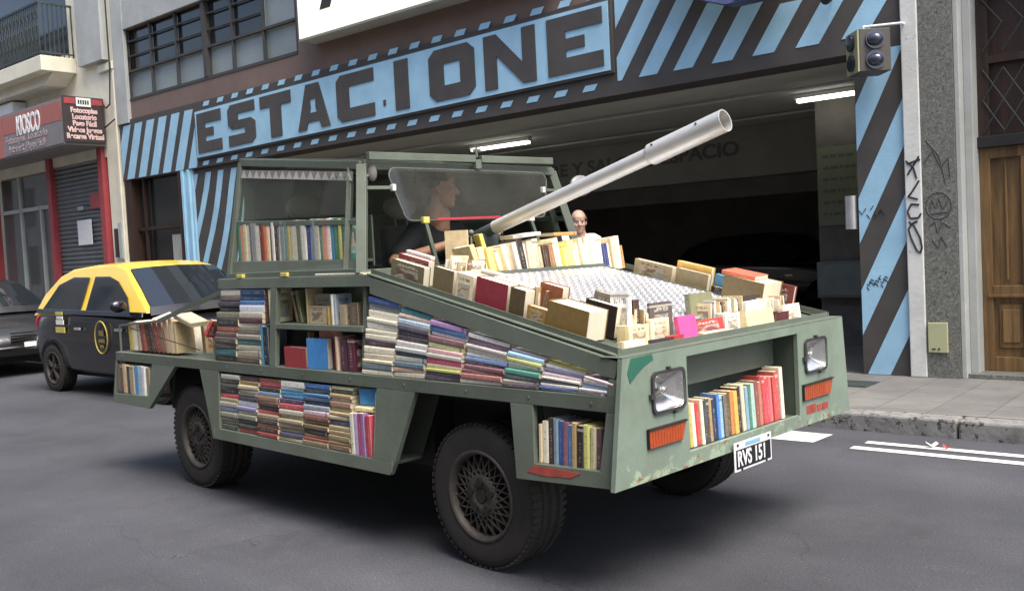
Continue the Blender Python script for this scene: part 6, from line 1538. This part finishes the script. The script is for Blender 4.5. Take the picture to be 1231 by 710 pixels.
# --- hood, far edge row
gR = 'books along the far edge of the hood'
face_on(2.50, 2.78, .115, 1.70, .05, 'C8AE80', 'tan book with white top, first in the row along the far hood edge', grp=gR, dz=.01)
face_on(2.80, 3.02, .12, 1.70, .04, 'B8A070', 'tan board book second in the row along the far hood edge', grp=gR, dz=.01)
face_on(2.76, 3.0, .155, 1.76, .04, 'E0B040', 'golden yellow book behind the tan board book on the far hood edge', grp=gR, dz=.01)
face_on(3.03, 3.16, .14, 1.74, .04, '5AA0C8', 'light blue book in the row along the far hood edge', grp=gR)
face_on(3.05, 3.20, .07, 1.68, .04, '4A3A30', 'dark brown low book in front of the light blue book', grp=gR)
face_on(3.16, 3.26, .15, 1.74, .04, 'D8D4CC', 'white and blue book beside the light blue book', grp=gR)
face_on(3.19, 3.44, .185, 1.56, .20, '8E7848', 'large dark olive box set at the far front of the hood', grp=gR, pages='E8DCB8')
lie(3.20, 1.58, .168, .022, .16, .20, 'C85A3C', 'orange red leaflet lying on the large dark olive box set', 4, grp=gR)
face_on(3.28, 3.50, .165, 1.78, .03, '8A3A34', 'maroon book behind the large dark olive box set', grp=gR)

# ================================================================= people
def head(mb, c, yaw, s=1.0, tilt=0):
    Hm = Matrix.Translation(c) @ Matrix.Rotation(yaw, 4, 'Z') @ Matrix.Rotation(R(tilt), 4, 'Y') @ Matrix.Diagonal((s, s, s, 1))
    R3 = (Matrix.Rotation(yaw, 3, 'Z') @ Matrix.Rotation(R(tilt), 3, 'Y'))
    def b(p, r, e=None):
        mb.ball(Hm @ Vector(p), [q * s for q in r], 20, 14, M=R3 if e is None else R3 @ e)
    b((-.012, 0, .040), (.098, .077, .084)); b((.022, 0, -.012), (.068, .066, .085)); b((.026, 0, -.066), (.064, .061, .050)); b((.030, .034, -.062), (.042, .026, .040)); b((.030, -.034, -.062), (.042, .026, .040)); b((.062, 0, -.094), (.028, .030, .022)); b((.066, 0, .045), (.030, .055, .040))
    b((.082, 0, .020), (.014, .048, .009)); b((.056, .036, -.030), (.033, .028, .030)); b((.056, -.036, -.030), (.033, .028, .030)); b((.066, 0, -.035), (.026, .034, .040))
    mb.caps(Hm @ Vector((.088, 0, .008)), Hm @ Vector((.112, 0, -.030)), .008 * s, .0125 * s, 12); b((.098, .012, -.034), (.010, .008, .007)); b((.098, -.012, -.034), (.010, .008, .007))
    b((.083, 0, -.060), (.012, .024, .006)); b((.081, 0, -.071), (.012, .021, .0065))
    for sg in (1, -1):
        b((-.004, .077 * sg, -.008), (.018, .009, .031), Matrix.Rotation(R(-12), 3, 'Y')); b((-.014, .080 * sg, .006), (.012, .010, .018)); b((.0, .078 * sg, -.03), (.009, .007, .010))
    mb.caps(Hm @ Vector((-.02, 0, -.06)), Hm @ Vector((-.045, 0, -.17)), .056 * s, .060 * s, 18)
    return Hm, R3
def eyes(par, Hm, R3, base, s=1.0):
    for sg in (1, -1):
        m = MB(); m.ball(Hm @ Vector((.080, .030 * sg, -.001)), (.0095 * s,) * 3, 12, 8, M=R3); e = m.build('eye', EYEW, parent=par, base=base)
        m = MB(); m.ball(Hm @ Vector((.0870, .030 * sg, -.001)), (.0045 * s, .006 * s, .006 * s), 10, 6, M=R3); m.build('iris', EYEB, parent=e, base=base)
        m = MB(); m.caps(Hm @ Vector((.092, .014 * sg, .018)), Hm @ Vector((.080, .046 * sg, .020)), .0032 * s, .002 * s, 8); m.build('eyebrow', HAIR, parent=par, base=base)
def hand(mb, wrist, d, palm_n, s=1.0, curl=35):
    """palm, four unequal curled fingers and a thumb off the side of the palm"""
    d = Vector(d).normalized(); n = Vector(palm_n).normalized(); sd_ = d.cross(n).normalized(); n = sd_.cross(d); w_ = Vector(wrist)
    Mx = Matrix((d, sd_, n)).transposed()
    mb.ball(w_ + d * .05 * s, (.052 * s, .040 * s, .016 * s), 16, 10, M=Mx)
    for k, (o_, L) in enumerate(((-.030, .062), (-.010, .072), (.011, .068), (.030, .052))):
        p = w_ + d * .085 * s + sd_ * o_ * s; q = d; 
        for j, fr in enumerate((.45, .32, .23)):
            a = R(curl * (j + .4)); dr = d * math.cos(a) + n * math.sin(a); p2 = p + dr * L * fr * s * 1.15; mb.caps(p, p2, (.0088 - .0008 * j) * s, (.0082 - .001 * j) * s, 8); p = p2
    p = w_ + d * .02 * s - sd_ * .030 * s; a1 = (d * .6 - sd_ * .75 + n * .3).normalized(); p2 = p + a1 * .040 * s; p3 = p2 + (d * .85 - sd_ * .25 + n * .45).normalized() * .032 * s
    mb.caps(p, p2, .0125 * s, .0105 * s, 8); mb.caps(p2, p3, .0105 * s, .0085 * s, 8)
def limb(mb, a, b_, c, r): mb.caps(a, b_, r[0], r[1]); mb.caps(b_, c, r[1] * .98, r[2])
# --- driver
def driver():
    b = (1.42, 1.0, 1.06); o = thing('person', b, 'driver with dark wavy hair and black shirt sitting in the cabin of the book car', 'person')
    V_ = Vector
    hc = V_((1.575, .985, 1.90)); body = MB(); Hm, R3 = head(body, hc, R(48), 1.04)
    def torso(mb, g):
        mb.ball((1.44, 1.0, 1.18), (.15 + g, .19 + g, .14 + g)); mb.ball((1.47, 1.0, 1.36), (.115 + g, .17 + g, .16 + g)); mb.ball((1.50, 1.0, 1.56), (.115 + g, .195 + g, .12 + g)); mb.caps((1.51, .84, 1.635), (1.51, 1.16, 1.635), .06 + g, .06 + g); mb.caps((1.53, 1.0, 1.66), (1.545, 1.01, 1.74), .075, .062)
    torso(body, 0)
    hands = []
    for sg, el, wr_ in ((-1, (1.58, .60, 1.46), (1.79, .90, 1.56)), (1, (1.62, 1.38, 1.40), (1.76, 1.26, 1.56))):
        sh_ = V_((1.51, 1.0 + sg * .19, 1.61)); limb(body, sh_, el, wr_, (.052, .040, .027)); d_ = (V_(wr_) - V_(el)).normalized(); hand(body, V_(wr_) - d_ * .01, d_ + V_((.15, 0, .1)), (.3, 0, -1), .95, 48)
        kn = (1.92, 1.0 + sg * .17, 1.14); limb(body, (1.44, 1.0 + sg * .10, 1.13), kn, (1.96, 1.0 + sg * .16, .93), (.085, .06, .05))
    bo = body.build('body', SKIN2, parent=o, base=b, remesh=.0055, smoothit=3)
    sh = MB(); 
    for (c, r) in (((1.44, 1.0, 1.20), (.165, .205, .13)), ((1.47, 1.0, 1.36), (.13, .186, .16)), ((1.50, 1.0, 1.555), (.128, .21, .125))): sh.ball(c, r)
    sh.caps((1.505, .84, 1.635), (1.505, 1.16, 1.635), .072, .072)
    for sg, el in ((-1, (1.58, .60, 1.46)), (1, (1.62, 1.38, 1.40))): sh.caps((1.51, 1.0 + sg * .19, 1.61), V_((1.51, 1.0 + sg * .19, 1.61)).lerp(V_(el), .75), .068, .060)
    sh.build('shirt', SHIRTD, parent=o, base=b, remesh=.008)
    tr = MB()
    for sg in (-1, 1): limb(tr, (1.44, 1.0 + sg * .10, 1.13), (1.92, 1.0 + sg * .17, 1.14), (1.96, 1.0 + sg * .16, .90), (.097, .074, .062))
    tr.ball((1.42, 1.0, 1.14), (.16, .20, .11)); tr.build('trousers', TROU, parent=o, base=b, remesh=.01)
    for sg in (-1, 1):
        m = MB(); m.ball((1.93, 1.0 + sg * .16, .875), (.06, .045, .035)); m.build('shoe', BLACK, parent=o, base=b)
    h = MB(); r_ = random.Random(4)
    def hp(p, r): h.ball(Hm @ Vector(p), r, 14, 9, M=R3)
    hp((-.040, 0, .068), (.102, .098, .092)); hp((-.085, 0, .0), (.060, .086, .085)); hp((-.080, 0, -.065), (.050, .070, .05)); hp((-.03, .076, .035), (.04, .02, .04)); hp((-.03, -.076, .035), (.04, .02, .04)); hp((.05, 0, .10), (.035, .06, .03))
    for _ in range(80):
        a = r_.uniform(0, 6.28); e_ = r_.uniform(-.2, 1.4); p = V_((-.035 + .103 * math.cos(e_) * math.cos(a), .098 * math.cos(e_) * math.sin(a), .058 + .098 * math.sin(e_)))
        if p.x > .045 and p.z < .10: continue
        hp(p, (r_.uniform(.012, .024),) * 3)
    h.build('hair', HAIR, parent=o, base=b, remesh=.006, smoothit=1)
    eyes(o, Hm, R3, b)
driver()
# --- man at the garage entrance
def bystander():
    lb = V_ = None
    p = Rz @ Vector((-.50, 5.28, .13)); b = (p.x, p.y, p.z)
    o = thing('person', b, 'balding man in a pale blue shirt standing at the dark garage entrance', 'person')
    face = math.atan2(-2.91 - p.y, 6.0 - p.x) + R(6)
    Ry = Matrix.Rotation(face, 3, 'Z'); P0 = Vector(b)
    def W(x, y, z): return P0 + Ry @ Vector((x, y, z))
    body = MB(); hc = W(.035, 0, 1.645); Hm, R3 = head(body, hc, face, 1.07, 4)
    def ball(mb, c, r): mb.ball(W(*c), r, 18, 12, M=Ry)
    for c, r in (((0, 0, 1.0), (.12, .17, .12)), ((0, 0, 1.18), (.11, .16, .15)), ((0, 0, 1.35), (.12, .19, .13))): ball(body, c, r)
    body.caps(W(-.01, -.16, 1.44), W(-.01, .16, 1.44), .06, .06); body.caps(W(-.01, 0, 1.46), W(.0, 0, 1.56), .092, .070)
    for sg in (-1, 1):
        limb(body, W(0, .195 * sg, 1.42), W(-.02, .25 * sg, 1.12), W(.06, .25 * sg, .87), (.052, .042, .028)); hand(body, W(.06, .25 * sg, .88), Ry @ Vector((.12, 0, -1)), Ry @ Vector((0, -sg, 0)), 1, 22)
        limb(body, W(0, .09 * sg, .95), W(.01, .10 * sg, .50), W(-.01, .10 * sg, .09), (.09, .06, .042)); body.caps(W(-.02, .10 * sg, .05), W(.12, .11 * sg, .04), .04, .035)
    body.build('body', SKIN, parent=o, base=b, remesh=.007, smoothit=2)
    sh = MB()
    for c, r in (((0, 0, 1.0), (.14, .19, .12)), ((0, 0, 1.18), (.128, .178, .15)), ((0, 0, 1.35), (.136, .205, .13))): ball(sh, c, r)
    sh.caps(W(-.01, -.16, 1.44), W(-.01, .16, 1.44), .073, .073); sh.caps(W(-.012, 0, 1.47), W(-.006, 0, 1.51), .088, .074)
    for sg in (-1, 1): sh.caps(W(0, .195 * sg, 1.42), W(-.015, .235 * sg, 1.2), .070, .062)
    sh.build('shirt', SHIRTL, parent=o, base=b, remesh=.009)
    tr = MB()
    for sg in (-1, 1): limb(tr, W(0, .09 * sg, .93), W(.01, .10 * sg, .50), W(-.01, .10 * sg, .13), (.105, .078, .062))
    ball(tr, (0, 0, .95), (.145, .19, .10)); tr.build('trousers', TROU, parent=o, base=b, remesh=.01)
    for sg in (-1, 1):
        m = MB(); m.caps(W(-.03, .10 * sg, .045), W(.14, .11 * sg, .04), .047, .042); m.build('shoe', BLACK, parent=o, base=b)
    h = MB()
    for c, r in (((-.07, 0, .02), (.057, .084, .068)), ((-.012, .070, .030), (.062, .022, .036)), ((-.012, -.070, .030), (.062, .022, .036)), ((-.035, 0, .098), (.06, .055, .030))): h.ball(Hm @ Vector(c), r, 16, 10, M=R3)
    h.build('hair', HAIR2, parent=o, base=b, remesh=.006, smoothit=2)
    eyes(o, Hm, R3, b, 1.07)
bystander()

# ================================================================= books past the 300 that show largest: hidden ones are left out, the smallest become one mass
def sort_books():
    bpy.context.view_layer.update(); dg = bpy.context.evaluated_depsgraph_get(); dg.update()
    hits = {}; O = cam.matrix_world.translation.copy(); Rm = cam.matrix_world.to_3x3(); f_ = 1130.91 / 1231
    see = {'windscreen', 'side_glass', 'rear_glass', 'lens', 'retaining_wire'}
    W_, H_ = 1024, 590
    for py in range(120, 540, 3):
        for px in range(110, 850, 3):
            d = (Rm @ Vector(((px + .5 - W_ / 2) / (W_ * f_), -(py + .5 - H_ / 2) / (W_ * f_), -1))).normalized(); o_ = O
            for _ in range(4):
                ok, loc, nn, idx, ob_, mx_ = SC.ray_cast(dg, o_, d)
                if ok and ob_.name.split('.')[0] in see: o_ = loc + d * .002; continue
                break
            if ok and ob_.parent and ob_.parent.get('category') == 'book': hits[ob_.parent.name] = hits.get(ob_.parent.name, 0) + 1
    order = sorted(BOOKS, key=lambda b_: -hits.get(b_.name, 0))
    vis = [b_ for b_ in order if hits.get(b_.name, 0) > 0]
    gone = [b_ for b_ in order if hits.get(b_.name, 0) == 0]
    rest = vis[300:]
    print('books', len(BOOKS), 'seen', len(vis), 'mass', len(rest), 'least kept', hits.get(vis[min(299, len(vis) - 1)].name))
    if rest:
        vs, fs, mi, A, Gn, Rn = [], [], [], [], [], []
        for b_ in rest:
            for ch in b_.children:
                me = ch.data; M = ch.matrix_world; o0 = len(vs)
                vs += [M @ v.co for v in me.vertices]; fs += [[o0 + k for k in p.vertices] for p in me.polygons]
                mi += [0 if ch.name.startswith('cover') else 1] * len(me.polygons)
                A += [tuple(q.color) for q in me.attributes['tint'].data]; Gn += [tuple(q.vector) for q in me.attributes['gen'].data]; Rn += [q.value for q in me.attributes['rnd'].data]
        me = bpy.data.meshes.new('books'); me.from_pydata(vs, [], fs); me.materials.append(BOOK); me.materials.append(PAGES)
        for p, k in zip(me.polygons, mi): p.material_index = k
        me.attributes.new('tint', 'FLOAT_COLOR', 'POINT'); me.attributes.new('gen', 'FLOAT_VECTOR', 'POINT'); me.attributes.new('rnd', 'FLOAT', 'POINT')
        a, g, r = (me.attributes[k_] for k_ in ('tint', 'gen', 'rnd'))
        for i in range(len(vs)): a.data[i].color = A[i]; g.data[i].vector = Gn[i]; r.data[i].value = Rn[i]
        o = bpy.data.objects.new('books', me); COL.objects.link(o)
        tag(o, 'the smallest showing of the books, scattered through the shelves and stacks of the green car', 'books', kind='stuff')
    for b_ in rest + gone:
        for ch in list(b_.children_recursive): bpy.data.objects.remove(ch)
        bpy.data.objects.remove(b_)
sort_books()
